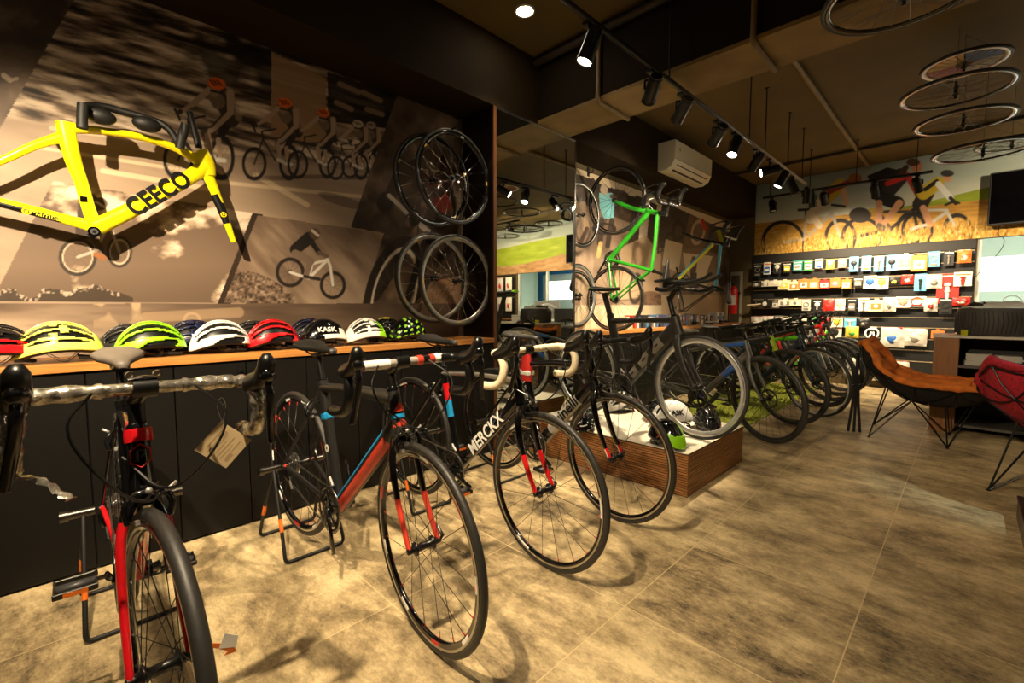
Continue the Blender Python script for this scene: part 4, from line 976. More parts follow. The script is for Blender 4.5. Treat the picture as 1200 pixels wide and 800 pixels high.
# ---------------------------------------------------------------- display plinth
plyd = mat('plywood_groove', (54, 32, 17), .6)
ply = mat('layered_plywood_edge', (176, 122, 72), .5, var=.45, scale=9, stretch=(.4, .4, 16))
ply.node_tree.nodes['Noise Texture'].inputs['Detail'].default_value = 2
topw = mat('white_laminate_top', (232, 224, 206), .35, var=.02)
PX0, PX1, PY0, PY1, PH = -2.36, -1.115, 2.56, 3.47, .262
t = thing('display_plinth', 'low plywood display platform with white top, in the middle of the shop', 'plinth', (PX0, PY0, 0))
lm = M.Translation((-PX0, -PY0, 0))
q = MB(); q.box((PX0, PY0, 0.0), (PX1, PY1, PH-.006), plyd)
for i in range(16):
    z = .006+i*.0155
    q.box((PX0-.003, PY0-.003, z), (PX1+.003, PY1+.003, z+.0105), ply)
q.build('body', t, lm)
MB().box((PX0-.004, PY0-.004, PH-.006), (PX1+.004, PY1+.004, PH), topw, bev=.002).build('top', t, lm)
# triathlon bike on the plinth
aero_g = mat('matte_graphite', (44, 41, 38), .42); lgrey = mat('decal_grey', (128, 122, 114), .5)
tF = V((-1.214, 2.905, .336+PH)); d_ = V((-.97, .13, 0)); tR = tF+d_.normalized()*.985
def ex5(q, k):
    a, b = k['b'], k['BB']
    xd = (a-b).normalized()
root5, k5 = bike('triathlon_bike', 'dark grey aero triathlon bike standing on the white plinth', F=tF, Rr=tR, steer=math.radians(-2), bar='tt', aero=True, barm=black, barm2=black,
    frame=dict(base=aero_g, dt=lambda t, a: lgrey if .12 < t < .82 and (int(t*17) % 4 != 3) and .36 < a < .64 and not (int(t*17) % 4 == 1 and .46 < a < .54) else aero_g), forkm=aero_g, saddlem=blackm, saddletip=None, wheelk=dict(nsp=20, rim_h=.036, rimm=mat('silver_rim', (205, 205, 205), .15, .9), rimm_=0) if False else dict(nsp=20, rim_h=.034, rimm=mat('silver_rim', (222, 222, 222), .22, .6)),
    seat_h=.09, bar_h=.12, stem_l=.06, crank_a=-.4, brakes=False, levers=True, pedals=True, seatpostm=aero_g)
MB().loft([(-.150,0,.004),(-.128,0,.006)], .045, .012, lime, 10, (0,1,0)).build('saddle_tail', root5, M.Translation(k5['seat_c']+(k5['seat_c']-k5['BB']).normalized()*.26+V((.012,0,0))), 'lime green saddle tail')
# ---------------------------------------------------------------- row of mountain and hybrid bikes
gunm = mat('gunmetal_frame', (96, 94, 92), .35, .2); navy = mat('matte_navy_frame', (28, 44, 62), .4); vblue = mat('electric_blue_frame', (36, 96, 190), .3, coat=.4)
violet = mat('violet_frame', (70, 60, 190), .3, coat=.4); mblk = mat('matt_black_frame', (26, 26, 27), .45); lime2 = mat('neon_green_frame', (110, 220, 40), .4)
tealm = mat('teal_grey_frame', (70, 92, 100), .4); wht = white; redf = mat('red_frame', (190, 30, 28), .3, coat=.3); ylw2 = mat('neon_yellow_band', (190, 220, 40), .5, var=0)
def prj(p):
    d = V(p)-CP; k = d.dot(fw); return 600+FP*d.dot(rt)/k, 400-FP*d.dot(up)/k
mtb = [ # front contact pixel, wheel radius, heading deg, options
    ((897, 518), .362, -6, dict(frame=dict(base=gunm, tt=lambda t, a: vblue if .25 < t < .6 and a > .4 else gunm, dt=lambda t, a: vblue if .2 < t < .45 and .2 < a < .8 else (violet if t > .8 else gunm), st=gunm), forkm=gunm, bar='flat', susp=False), 'grey and blue hybrid bike with disc brakes, first beyond the white plinth'),
    ((925, 497), .365, -3, dict(frame=dict(base=mblk, tt=mblk, dt=mblk, ht=ylw2), forkm=mblk, bar='flat', wheelk=dict(band=None, marks=((ylw2,), 3, .3))), 'black mountain bike with yellow rim marks, second beyond the white plinth'),
    ((955, 488), .355, -8, dict(frame=dict(base=navy, tt=lambda t, a: lime2 if a > .0 and t > .1 else navy, dt=navy), forkm=navy, bar='flat', wheelk=dict(band=None, rimm=mat('pale_rim', (190, 186, 178), .3, .4))), 'navy bike with a bright green top tube, third beyond the white plinth'),
    ((972, 471), .365, -3, dict(frame=dict(base=mblk, dt=tealm), forkm=tealm, bar='flat', susp=True), 'black and grey suspension bike, fourth beyond the white plinth'),
    ((985, 461), .365, -5, dict(frame=dict(base=mblk, tt=mblk, dt=wht), forkm=silverp, bar='flat', susp=True), 'black mountain bike with white downtube, fifth beyond the white plinth'),
    ((995, 452), .365, -2, dict(frame=dict(base=redf, dt=redf), forkm=mblk, bar='flat', susp=True), 'red and black mountain bike, sixth beyond the white plinth'),
    ((1003, 444), .365, -4, dict(frame=dict(base=mblk, dt=lime2), forkm=mblk, bar='flat', susp=True), 'black mountain bike with a green downtube, last of the row, by the pegboard'),
]
for i, ((u, v), R_, hd, kw, lab) in enumerate(mtb):
    p = at(u, v, z=0)
    if i >= 3: p = V((-1.13-.004*i, [0,0,0, 6.05, 6.52, 6.98, 7.42][i], 0))
    h = math.radians(hd); wb_ = .985
    Fh = V((p.x, p.y, R_)); Rh = Fh-V((math.cos(h), math.sin(h), 0))*wb_
    wk = dict(nsp=28, rim_h=.018, rimm=mblk); wk.update(kw.pop('wheelk', {}))
    sus = kw.pop('susp', False)
    bike('mountain_bike' if sus or i == 1 else 'hybrid_bike', lab, R=R_, F=Fh, Rr=Rh, wb=wb_, disc=True, tire=.019 if i != 2 else .016, detail=1, tt_slope=.06, steer=math.radians([-19,-17,-16,-14,-12,-14,-10][i]), tube=1.12, barm=blackm, saddlem=(blackm if i % 2 else mat('grey_white_saddle', (150,146,138), .45)),
         wheelk=wk, susp=sus, seat_h=-.01, bar_h=.05, group=None, brake_track=None, **kw) if False else bike('mountain_bike' if sus or i == 1 else 'hybrid_bike', lab, R=R_, F=Fh, Rr=Rh, wb=wb_, disc=True, tire=.019 if i != 2 else .016, detail=1, tt_slope=.06, steer=math.radians([-19,-17,-16,-14,-12,-14,-10][i]), tube=1.12, barm=blackm,
         saddlem=(blackm if i % 2 else mat('grey_white_saddle', (150,146,138), .45)), wheelk=dict(wk, brake_track=False, knob=sus), susp=sus, seat_h=-.01, bar_h=.05, crank_a=-.3-i, **kw)
# artificial grass strip
gm = mat('artificial_grass', (136, 146, 40), .9, var=.5, scale=160, bump=1.2)
q = MB(); q.box((-2.32, 3.50, 0.0), (-1.42, 7.5, .006), gm)
tag(q.build('grass_mat'), 'strip of artificial grass under the row of mountain bikes', 'grass mat')
g = MB(); rr_ = random.Random(5)
for i in range(9000):
    x = rr_.uniform(-2.31, -1.43); y = rr_.uniform(3.51, 7.49)**1; h = rr_.uniform(.010, .020); a = rr_.uniform(0, PI); dx, dy = .0025*math.cos(a), .0025*math.sin(a); tx, ty = rr_.uniform(-.006,.006), rr_.uniform(-.006,.006)
    g.add([(x-dx, y-dy, .006), (x+dx, y+dy, .006), (x+tx, y+ty, .006+h)], [(0,1,2)], gm, False)
tag(g.build('grass_blades', None, auto=False), 'short green plastic grass blades under the mountain bikes', 'grass', kind='stuff')
# ---------------------------------------------------------------- hung bikes on the second wall
grn = mat('bright_green_frame', (40, 140, 30), .28, coat=.4)
gF = at(722, 240, x=-2.576); gR = V((gF.x, gF.y, gF.z-.985))
# nose up, wheels toward the wall: bike forward = +z, bike up = +x
Mh = M(((0, 0, 1), (0, 1, 0), (1, 0, 0))).to_4x4()   # columns: forward->+z, left->+y?, up->+x
Mh = M(((0,0,1,0),(0,-1,0,0),(1,0,0,0),(0,0,0,1)))
mg = M.Translation((XW+.012, gF.y, gF.z-.945)) @ Mh
bike('road_bike', 'bright green road bike hung nose up on the wall beyond the mirror', mtx=mg, frame=dict(base=grn), forkm=grn, barm=blackg, barm2=blackg, saddlem=blackm, wheelk=dict(nsp=20, rim_h=.022, rimm=blackg), detail=1, steer=math.radians(4), crank_a=.6, pedals=False, brakes=True, bar_h=.01,
     decal=('GIOS', .05, mat('dark_green_ink', (20, 70, 20), .4, var=0), 'dt', 0, dict(t=.5)) if False else None)
yF = at(797, 300, x=-2.62)
mg2 = M.Translation((XW+.012, yF.y, yF.z-.70)) @ Mh
ylf = mat('yellow_frame_paint', (205, 205, 40), .3, coat=.3); cyf = mat('cyan_frame_paint', (50, 150, 190), .3, coat=.3)
bike('road_frame', 'yellow and blue road frame without wheels hung nose up further along the wall', mtx=mg2, frame=dict(base=blackg, dt=lambda t, a: ylf if a > .4 else cyf, tt=cyf), forkm=blackg, has_wheels=(0, 0), detail=1, barm=black, saddlem=blackm, pedals=False, brakes=False, chain=False, cables=False, cat='bicycle frame')
for k, (p, lab) in enumerate(((V((XW, gF.y, gF.z+.40)), 'black wall hook holding up the green bike'), (V((XW, yF.y, yF.z+.10)), 'black wall hook holding up the yellow and blue frame'))):
    q = MB(); q.box((0,-.02,-.05), (.008,.02,.05), black, bev=.002); q.tube(smooth([(.006,0,-.02), (.05,0,-.022), (.065,0,-.015), (.066,0,.012)], 2), .005, black, 8)
    tag(q.build('wall_hook', None, M.Translation(p)), lab, 'hook')
# ---------------------------------------------------------------- loose wheels on display
def loose(label, mtx, group, R=.325, tr=.011, rim_h=.026, rimm=None, spm=None, tirem=None, nsp=20, marks=None, hubm=None, detail=2, bt=True):
    t = thing('bicycle_wheel', label, 'wheel', mtx=mtx, group=group)
    w = wheel(t, M.Identity(4), R=R, tr=tr, rim_h=rim_h, rimm=rimm, spm=spm, tirem=tirem, nsp=nsp, marks=marks, hubm=hubm, detail=detail, hubw=.035, brake_track=bt)
    w.name = 'rim'
    return t
yellow_s = mat('yellow_sticker', (225, 190, 30), .4, var=0)
MX = M.Rotation(PI/2, 4, 'Z')   # axle along X: wheel parallel to the left wall
def onwall(u, v, x, rot=0.): return M.Translation(at(u, v, x=x)) @ M.Rotation(rot, 4, 'X') @ M.Rotation(PI/2, 4, 'Z')
loose('black wheel hanging front right in the upper pair beside the mirror', onwall(533, 208, -2.63), None, R=.33, marks=((yellow_s, white), 5, .06), spm=chrome, bt=False)
loose('black wheel hanging behind, left one of the upper pair beside the mirror', onwall(508, 212, -2.80, .3), None, R=.33, marks=((yellow_s, white), 5, .06), spm=chrome, bt=False)
loose('black wheel with silver rim hanging front right in the lower pair beside the mirror', onwall(536, 329, -2.63), None, R=.33, rimm=silverp, marks=((yellow_s,), 4, .05), spm=chrome)
loose('black wheel with silver rim hanging behind, left one of the lower pair beside the mirror', onwall(509, 326, -2.80, .5), None, R=.33, rimm=silverp, marks=((yellow_s,), 4, .05), spm=chrome)
loose('large wheel hanging upper left beside the green bike', onwall(681, 252, -2.78), None, R=.32, spm=spoke_m, detail=1)
loose('wheel with silver rim hanging lower left of the green bike, in front', onwall(677, 346, -2.64), None, R=.30, rimm=silverp, spm=spoke_m, detail=1)
loose('black wheel hanging low on the wall, behind the silver-rimmed one by the mirror', onwall(676, 350, -2.86), None, R=.30, spm=spoke_m, detail=1)
for k, (u, v, x1, lab) in enumerate(((520, 208, -2.56, 'upper black wall rod carrying two wheels beside the mirror'), (522, 329, -2.56, 'lower black wall rod carrying two wheels beside the mirror'))):
    p = at(u, v, x=-2.72); q = MB(); q.cyl((XW+.004, p.y+.0, p.z+.31), (x1, p.y+.0, p.z+.31), .006, black, 10); q.cyl((XW+.004, p.y, p.z+.31), (XW+.01, p.y, p.z+.31), .03, black, 14)
    tag(q.build('wall_rod'), lab, 'rod')
# wheels hung flat below the ceiling
MZ = M.Rotation(PI/2, 4, 'X')
discs = [(1060, -8, .64, 165, 'large thin wheel hanging flat at the top edge of the picture', None, 0),
         (1130, 75, .50, 104, 'small wheel with pale rim and coloured spokes hanging topmost under the ceiling', 'c', 0),
         (1120, 107, .64, 136, 'wheel hanging flat just under the small coloured one', None, 0),
         (1129, 142, .62, 118, 'wheel hanging flat, third down in the ceiling cluster', None, 0),
         (1152, 177, .64, 120, 'wheel hanging flat lowest, above the television', None, 0),
         (1186, 168, .50, 84, 'wheel with silver rim hanging at the right edge of the picture', 's', 0)]
ropem = mat('thin_wire', (60, 58, 54), .5, var=0)
for (u, v, dia, w_, lab, kind, _) in discs:
    p = depth_at(u, v, dia*FP/w_*(1.06 if kind == 't' else 1.3 if v > 0 else 1.0))
    if kind == 'c':
        pale = mat('pale_rim_paint', (222, 206, 190), .4)
        t = loose(lab, M.Translation(p) @ MZ, None, R=dia/2, rimm=pale, spm=spoke_m, detail=1, nsp=28)
        q = MB(); sect = [mat('flag_blue', (40,70,120), .5), mat('flag_yellow', (190,150,40), .5), mat('flag_red', (150,60,44), .5), mat('flag_tan', (150,130,100), .5)]
        for i in range(24):
            a0, a1 = 2*PI*i/24, 2*PI*(i+.8)/24; r0, r1 = .05, dia/2-.05
            q.add([(r0*math.cos(a0),.004,r0*math.sin(a0)), (r1*math.cos(a0),.004,r1*math.sin(a0)), (r1*math.cos(a1),.004,r1*math.sin(a1)), (r0*math.cos(a1),.004,r0*math.sin(a1)),
                   (r0*math.cos(a0),.000,r0*math.sin(a0)), (r1*math.cos(a0),.0,r1*math.sin(a0)), (r1*math.cos(a1),.0,r1*math.sin(a1)), (r0*math.cos(a1),.0,r0*math.sin(a1))], [(0,1,2,3),(7,6,5,4),(0,4,5,1),(2,6,7,3),(1,5,6,2),(0,3,7,4)], sect[(i//6) % 4], False)
        q.build('spoke_cards', t, label='blue, yellow and red cards between the spokes')
    else: t = loose(lab, M.Translation(p) @ MZ, None, R=dia/2, rimm=silverp if kind == 's' else blackg, spm=spoke_m, detail=1, nsp=24, bt=kind == 's')
    q = MB(); q.tube([p+V((0,0,.05)), V((p.x, p.y, CZ))], .0016, ropem, 5)
    for a in (0, 2.1, 4.2): q.tube([p+V((0,0,.20)), p+V((math.cos(a)*(dia/2-.03), math.sin(a)*(dia/2-.03), .005))], .001, ropem, 4)
    q.build('hanging_wire', t, t.matrix_world.inverted())

for (x, y, z) in ((2.2, 7.2, 2.93), (1.75, 7.3, 2.86), (2.2, 7.1, 2.70)):
    p = V((x, y, z)); t = loose('wheel hanging flat under the ceiling, seen only in the tall mirror', M.Translation(p) @ MZ, 'wheels hung over the right half of the shop', R=.32, rimm=blackg, spm=spoke_m, detail=1, nsp=24)
    q = MB(); q.tube([p+V((0,0,.05)), V((x, y, CZ))], .0016, ropem, 5); q.build('hanging_wire', t, t.matrix_world.inverted())
# ---------------------------------------------------------------- helmets
dkfoam = mat('black_foam', (12, 12, 13), .35)
def inell(y, z, c, a, b, rot):
    x = y-c[0]; w = z-c[1]; cr, sr = math.cos(rot), math.sin(rot); return ((x*cr+w*sr)/a)**2+((-x*sr+w*cr)/b)**2 < 1
def helmet(label, loc, rz, shell, shell2=None, style='vents', liner=None, s=1., group=None, tiltx=0., word=None, wordm=None, tail=None):
    """front of the helmet looks along +x"""
    t = thing('bike_helmet', label, 'helmet', mtx=M.Translation(loc) @ M.Rotation(rz, 4, 'Z') @ M.Rotation(tiltx, 4, 'X') @ M.Scale(s*.93, 4), group=group)
    nu, nv = 72, 30; L, Wd, H = .145, .102, .166
    def P(a, ph, k=1.):
        c = math.cos(ph); x = L*c*math.cos(a); y = Wd*c*math.sin(a); z = H*math.sin(ph)
        if x < 0: x *= 1.04; z += .006*(-x/L)
        front = max(0, x/L); z -= front**2*.010
        return V((x*k, y*k, .012+z*k))
    def bottom(a):  # rim height: arched over the ears, long at back
        return .10+.17*math.sin(a)**2-.02*math.cos(a)
    vs = []; keep = []
    for j in range(nv+1):
        for i in range(nu):
            a = 2*PI*i/nu; ph0 = bottom(a); ph = ph0+(PI/2-ph0)*j/nv; vs.append(P(a, ph))
    fs = []; ms = []
    for j in range(nv):
        for i in range(nu):
            a = 2*PI*(i+.5)/nu; f = (j+.5)/nv; i2 = (i+1) % nu
            c = sum((vs[q] for q in (j*nu+i, j*nu+i2, (j+1)*nu+i2, (j+1)*nu+i)), V())/4
            x, y, z = c; hole = False
            rr_ = y/Wd/math.sqrt(max(.05, 1-(x/L)**2)) if abs(x) < L*.98 else 9  # lateral share
            if style in ('vents', 'ribs', 'two'):
                th = math.degrees(math.asin(max(-1, min(1, rr_)))) if abs(rr_) <= 1 else 90
                nslot = 18.0 if style != 'ribs' else 20.0
                ph_ = (abs(th)+nslot/2) % nslot/nslot; xx = x/L
                w_ = .37 if style == 'ribs' else .32
                if abs(th) < 78 and f > .16:
                    if style == 'ribs':
                        if abs(ph_-.5) > .5-w_*max(0, 1-xx*xx)**.4 and -.90 < xx < .84: hole = True
                    else:
                        k = int((abs(th)+nslot/2)/nslot); sh = .22*(k % 2)
                        if abs(ph_-.5) > .5-w_*1.15 and ((-.84 < xx < -.22+sh) or (-.06+sh < xx < .74)): hole = True
                if style == 'ribs' and inell(x, z, (-.035, .062), .078, .024, -.12) and abs(y) > .045: hole = True
            elif style == 'aero':
                if (abs(abs(y)-.030) < .010 and .05 < x < .115) or (abs(y) < .006 and .06 < x < .12) or (abs(abs(y)-.03) < .008 and -.13 < x < -.09): hole = True
            if hole: continue
            fs.append((j*nu+i, j*nu+i2, (j+1)*nu+i2, (j+1)*nu+i))
            m_ = shell
            if shell2 is not None:
                sel = shell2[1](x/L, y/Wd, z/H, f)
                if sel: m_ = shell2[0]
            ms.append(m_)
    q = MB(); k_ = [0]
    q.add(vs, fs, (lambda i: ms[i]))
    o = q.build('shell', t)
    sd = o.modifiers.new('thick', 'SOLIDIFY'); sd.thickness = .007; sd.offset = -1
    # inner foam
    q = MB(); vs = []; n2, m2_ = 32, 10
    for j in range(m2_+1):
        for i in range(n2):
            a = 2*PI*i/n2; ph0 = bottom(a)-.03; vs.append(P(a, ph0+(PI/2-ph0)*j/m2_, .90))
    fs = [(j*n2+i, j*n2+(i+1) % n2, (j+1)*n2+(i+1) % n2, (j+1)*n2+i) for j in range(m2_) for i in range(n2)]
    q.add(vs, fs, liner or dkfoam); q.build('liner', t).modifiers.new('thick', 'SOLIDIFY').thickness = .012
    q = MB()
    for s_ in (-1, 1): q.loft(smooth([(.04,.078*s_,.045), (.0,.066*s_,.008), (-.03,.05*s_,.004), (-.07,.062*s_,.05)], 2), .006, .0012, blackm, 6)
    q.loft(smooth([(-.06,-.07,.02), (-.12,-.04,.012), (-.132,0,.012), (-.12,.04,.012), (-.06,.07,.02)], 2), .0015, .007, blackm, 6)
    q.build('strap', t)
    if word:
        for s_ in (-1, 1):
            p = P(s_*(PI/2-.05), .62); n_ = V((0, s_*1, .62)).normalized(); text(word, .046, wordm or whitem, 'lettering', t, frame_m(p+n_*.004, (-s_, 0, 0), V((0, -s_*.6, 1))), depth=.002, bold=.0008)
    return t
pale_y = mat('pale_lime_shell', (235, 240, 110), .25, coat=.4, var=.02); cyanb = mat('light_blue_shell', (110, 200, 220), .3, coat=.3); dkblue = mat('dark_blue_shell', (22, 28, 62), .2, coat=.6)
y_of = lambda u, x, v=400: at(u, v, x=x).y
HZ = .8805
FX, BX = -2.665, -2.80
rzf = -PI/2   # looking toward -y (left in the picture)
def hp(u, x): return V((x, y_of(u, x), HZ))
helmet('red, black and blue helmet cut by the left edge of the picture', hp(-12, FX), rzf+.1, mat('multi_black_shell', (30,28,30), .2, coat=.6), (red, lambda x, y, z, f: f < .3 and x < .2), 'vents')
helmet('pale yellow vented helmet, light blue on its far side, on the counter', hp(68, FX), rzf, pale_y, (cyanb, lambda x, y, z, f: y < -.12), 'vents', s=1.03)
helmet('lime green ribbed helmet behind the grey saddle', hp(176, FX), rzf, lime, None, 'ribs')
helmet('dark helmet half hidden behind the lime green one', hp(152, BX), rzf, mat('dull_black_shell', (40,38,36), .3), None, 'vents', s=.92)
helmet('white ribbed helmet on the counter', hp(258, FX), rzf, white, None, 'ribs')
helmet('dark blue glossy helmet just left of the white one', hp(226, BX), rzf, dkblue, None, 'vents')
helmet('red ribbed helmet on the counter', hp(319, FX), rzf, red, None, 'ribs')
helmet('black helmet peeking out behind the red one', hp(296, BX), rzf, mat('smoke_black_shell', (34,32,32), .25, coat=.3), None, 'vents', s=.95)
helmet('glossy black helmet with white lettering and a white rear edge', hp(378, FX), rzf, blackg, (white, lambda x, y, z, f: (x < -.55 and f < .35) or (f < .12 and x < .2)), 'aero', word='KASK')
helmet('dark blue helmet peeking out left of the lettered black one', hp(362, BX), rzf, mat('midnight_shell', (20,24,48), .2, coat=.5), None, 'vents')
helmet('white helmet with a lime green rear', hp(428, FX), rzf, white, (lime, lambda x, y, z, f: x < -.45 and f < .6), 'vents')
helmet('black and lime green patterned helmet at the right end of the counter', hp(478, FX-.03), rzf, blackg, (lime, lambda x, y, z, f: math.sin(x*13+z*17)*math.sin(z*15-x*6+y*4) > .45), 'aero')
helmet('black helmet with a yellow visor edge behind the white and lime one', hp(452, BX), rzf, blackg, (mat('mustard_shell', (205,190,40), .4), lambda x, y, z, f: f > .72), 'vents')
# helmets on the plinth
PZ = PH+.0005
def pp(u, v): p = at(u, v, z=PH); p.z = PZ; return p
helmet('white helmet with black lettering on the plinth behind the lime and black one', V((at(786, 490, y=3.08).x, 3.08, PZ)), -2.3, white, None, 'aero', word='KASK', wordm=black, tiltx=.0, s=1.15)
helmet('black and lime green helmet on the front corner of the plinth', pp(777, 524)+V((.0,.045,0)), -.35, blackg, (lime, lambda x, y, z, f: (abs(y-.35) < .13) or (x > .5 and f < .35)), 'aero')
helmet('glossy black helmet with white flecks at the front edge of the plinth', pp(682, 506)+V((-.02,.06,0)), -1.2, blackg, (white, lambda x, y, z, f: math.sin(x*31+y*9)*math.sin(z*29+x*7) > .72), 'vents')
helmet('glossy black helmet seen through the front wheel of the triathlon bike', pp(828, 506)+V((-.03,.07,0)), -.9, blackg, (mat('dark_visor', (36,34,36), .1, coat=.8), lambda x, y, z, f: f < .3), 'vents')
helmet('cream white helmet at the back left of the plinth', V((-2.12, 2.78, PZ)), -1.1, mat('cream_shell', (225,215,195), .35), None, 'vents')
helmet('white helmet beside the silver downtube at the back of the plinth', V((-1.98, 3.24, PZ)), -2.0, whitem, None, 'ribs')
helmet('black helmet lying behind the white lettered one on the plinth', V((-1.62, 3.18, PZ)), -.6, blackg, (lime, lambda x, y, z, f: abs(y) < .1), 'vents')
# ---------------------------------------------------------------- yellow frame on the wall
yx = -2.80
def Yp(u, v, dx=0): p = at(u, v, x=yx); p.x += dx; return p
t = thing('racing_frame_set', 'yellow aero road frame with fork and handlebar hung on the sepia mural', 'bicycle frame', Yp(110, 262))
inv = M.Translation(-Yp(110, 262)); PXM = (at(101, 200, x=yx)-at(100, 200, x=yx)).length*.95
def yl(q, pts, hw, wx, m=yellow, n=16, it=2):
    P = [Yp(u, v) for u, v in pts]; k0 = len(P)
    if it: 
        P2 = smooth(P, it); hs = [np.interp(i/(len(P2)-1)*(k0-1), range(k0), hw)*PXM for i in range(len(P2))]
    else: P2 = P; hs = [h*PXM for h in hw]
    q.loft(P2, wx, hs, m, n, (1, 0, 0))
q = MB()
yl(q, [(76,143),(84,185),(96,215),(104,245),(112,266)], [12,11,9,9,12], .016)
yl(q, [(64,143),(88,145)], [1.5,1.5], .014, it=0)
yl(q, [(82,150),(120,153),(165,160),(205,172),(236,190)], [9,6.5,6,7,13], .017)
yl(q, [(240,196),(215,212),(160,243),(130,258),(112,266)], [13,12.5,12.5,13,14], .023)
yl(q, [(236,176),(243,190),(246,206)], [11,13,10], .022)
yl(q, [(112,266),(70,255),(30,244),(-20,232),(-80,216),(-150,196)], [10,8,7,6.5,6,5], .011)
yl(q, [(74,160),(40,170),(10,185),(-40,205),(-100,212),(-150,200)], [9,6.5,5.5,5,5,5], .009)
fo = q.build('frame', t, inv)
q = MB(); yl(q, [(243,204),(251,222),(262,250),(274,284)], [10,9,6.5,4.5], .016); fk = q.build('fork', t, inv)
q = MB()
yl(q, [(252,228),(258,241),(266,262)], [8.9,8.3,6.3], .0168, black, it=0); q.build('fork_graphic', fk, None, 'black panel on the fork')
q = MB(); yl(q, [(70,257),(30,246.5),(-10,236.5),(-40,229)], [5.2,5.2,4.6,4.2], .0125, black, it=0); q.build('stay_graphic', fo, None, 'black panel on the chainstay')
q = MB()
q = MB(); c = Yp(261, 252, .019)
for r, m_, k in ((5, yellow, 0), (3.4, black, .0006), (2.0, yellow, .0012)): q.cyl(c+V((k-.004,0,0)), c+V((k+.0006,0,0)), r*PXM, m_, 20)
q.build('round_logo', fk); q = MB(); c = Yp(31, 248, .0145)
for r, m_, k in ((5, yellow, 0), (3.2, black, .0006), (2., yellow, .0012)): q.cyl(c+V((k-.004,0,0)), c+V((k+.0006,0,0)), r*PXM, m_, 20)
q.build('round_logo', fo); q = MB(); q.box((.0,-.012,-.012), (.004,.012,.012), blackg, M.Translation(Yp(98, 234, .0145)), bev=.001); q.build('port_cover', fo); q = MB()
c = Yp(110, 272, .020); q.cyl(c-V((.05,0,0)), c+V((.006,0,0)), 8*PXM, blackg, 24); q.cyl(c, c+V((.008,0,0)), 5*PXM, dgrey, 20); q.cyl(c, c+V((.010,0,0)), 2.4*PXM, chrome, 12)
q.build('bottom_bracket', fo)
a, b = Yp(160, 243), Yp(212, 213); text('CEECO', .112, black, 'lettering', fo, frame_m((a+b)/2+V((.0235,0,0)), b-a, (0,0,1)), depth=.0015, bold=.0035, xs=.84)
a, b = Yp(40, 249.5), Yp(66, 256); text('Mamba', .032, ylf, 'lettering', fo, frame_m((a+b)/2+V((.0150,0,0)), b-a, (0,0,1)), depth=.0008)
q = MB(); yl(q, [(222,131),(227,150),(233,173)], [5,5.2,6], .012, blackm, it=0); q.build('steerer_post', t, inv)
# black aero handlebar resting over the top tube
hbm = blackm; q = MB()
def hpnt(u, v, dx): return Yp(u, v, dx)
P = smooth([hpnt(97,157,.10), hpnt(95,145,.10), hpnt(97,131,.08), hpnt(108,127,.04), hpnt(125,128,.03), hpnt(145,134,.03), hpnt(170,141,.04), hpnt(190,150,.06), hpnt(200,163,.08), hpnt(205,178,.10), hpnt(209,168,.14), hpnt(210,157,.15)], 2)
q.loft(P, .016, .016, hbm, 12); q.ell(hpnt(117,140,.05), (.03,.055,.035), hbm, 16, 10); q.ell(hpnt(170,150,.06), (.03,.055,.035), hbm, 16, 10)
q.loft([hpnt(95,158,.10), hpnt(95,144,.10), hpnt(96,130,.10)], .019, .019, rubber_dk, 12); q.loft([hpnt(205,181,.12), hpnt(207,168,.13), hpnt(211,155,.14)], .019, .019, rubber_dk, 12)
q.build('handlebar', t, inv, 'black aero handlebar')
q = MB()
for (u, v) in ((60,160),(200,170)):
    p = at(u, v, x=XW+.004); q.cyl(p, V((yx, Yp(u, v).y, Yp(u, v).z)), .006, steel_dk, 8)
q.build('wall_bracket', t, inv)
# ---------------------------------------------------------------- air conditioner
acm = mat('aircon_plastic', (214, 206, 184), .45, var=.02)
y0, y1 = 4.87, 5.86; z0, z1 = 2.64, 2.945
t = thing('air_conditioner', 'white split air conditioner high on the wall above the green bike', 'air conditioner', (XA, y0, z0))
prof = [(0,0),(.10,.0),(.165,.035),(.20,.10),(.205,.30),(.19,.305),(0,.305)]
q = MB(); n = len(prof); vs = [V((x, 0, z)) for x, z in prof]+[V((x, y1-y0, z)) for x, z in prof]
q.add(vs, [tuple(range(n)), tuple(range(2*n-1, n-1, -1))]+[(i, n+i, n+(i+1) % n, (i+1) % n) for i in range(n)], acm, False); q.build('body', t)
q = MB(); dm_ = mat('vent_dark', (24,20,14), .6)
a0, a1 = V((.112,0,.004)), V((.188,0,.068)); d_ = (a1-a0); nn = V((d_.z,0,-d_.x)).normalized()
for f0, f1 in ((.05,.42),(.52,.90)):
    A_ = a0+d_*f0+nn*.0035; B_ = a0+d_*f1+nn*.0035; q.add([A_+V((0,.10,0)), B_+V((0,.10,0)), B_+V((0,y1-y0-.08,0)), A_+V((0,y1-y0-.08,0)), A_+V((0,.10,0))-nn*.006, B_+V((0,.10,0))-nn*.006, B_+V((0,y1-y0-.08,0))-nn*.006, A_+V((0,y1-y0-.08,0))-nn*.006], [(0,1,2,3),(7,6,5,4),(0,4,5,1),(2,6,7,3),(1,5,6,2),(0,3,7,4)], dm_, False)
q.build('air_outlet', t)
q = MB()
q.loft([a0+d_*.47+nn*.008+V((0,.09,0)), a0+d_*.47+nn*.008+V((0,y1-y0-.07,0))], .006, .004, acm, 8); q.build('louvre', t)
q = MB(); q.box((.2035,.10,.20), (.206,.125,.235), mat('gold_sticker', (180,140,50), .4)); q.box((.203,.0,.100), (.206,y1-y0,.103), mat('aircon_seam', (120,110,90), .6)); q.build('front_label', t)
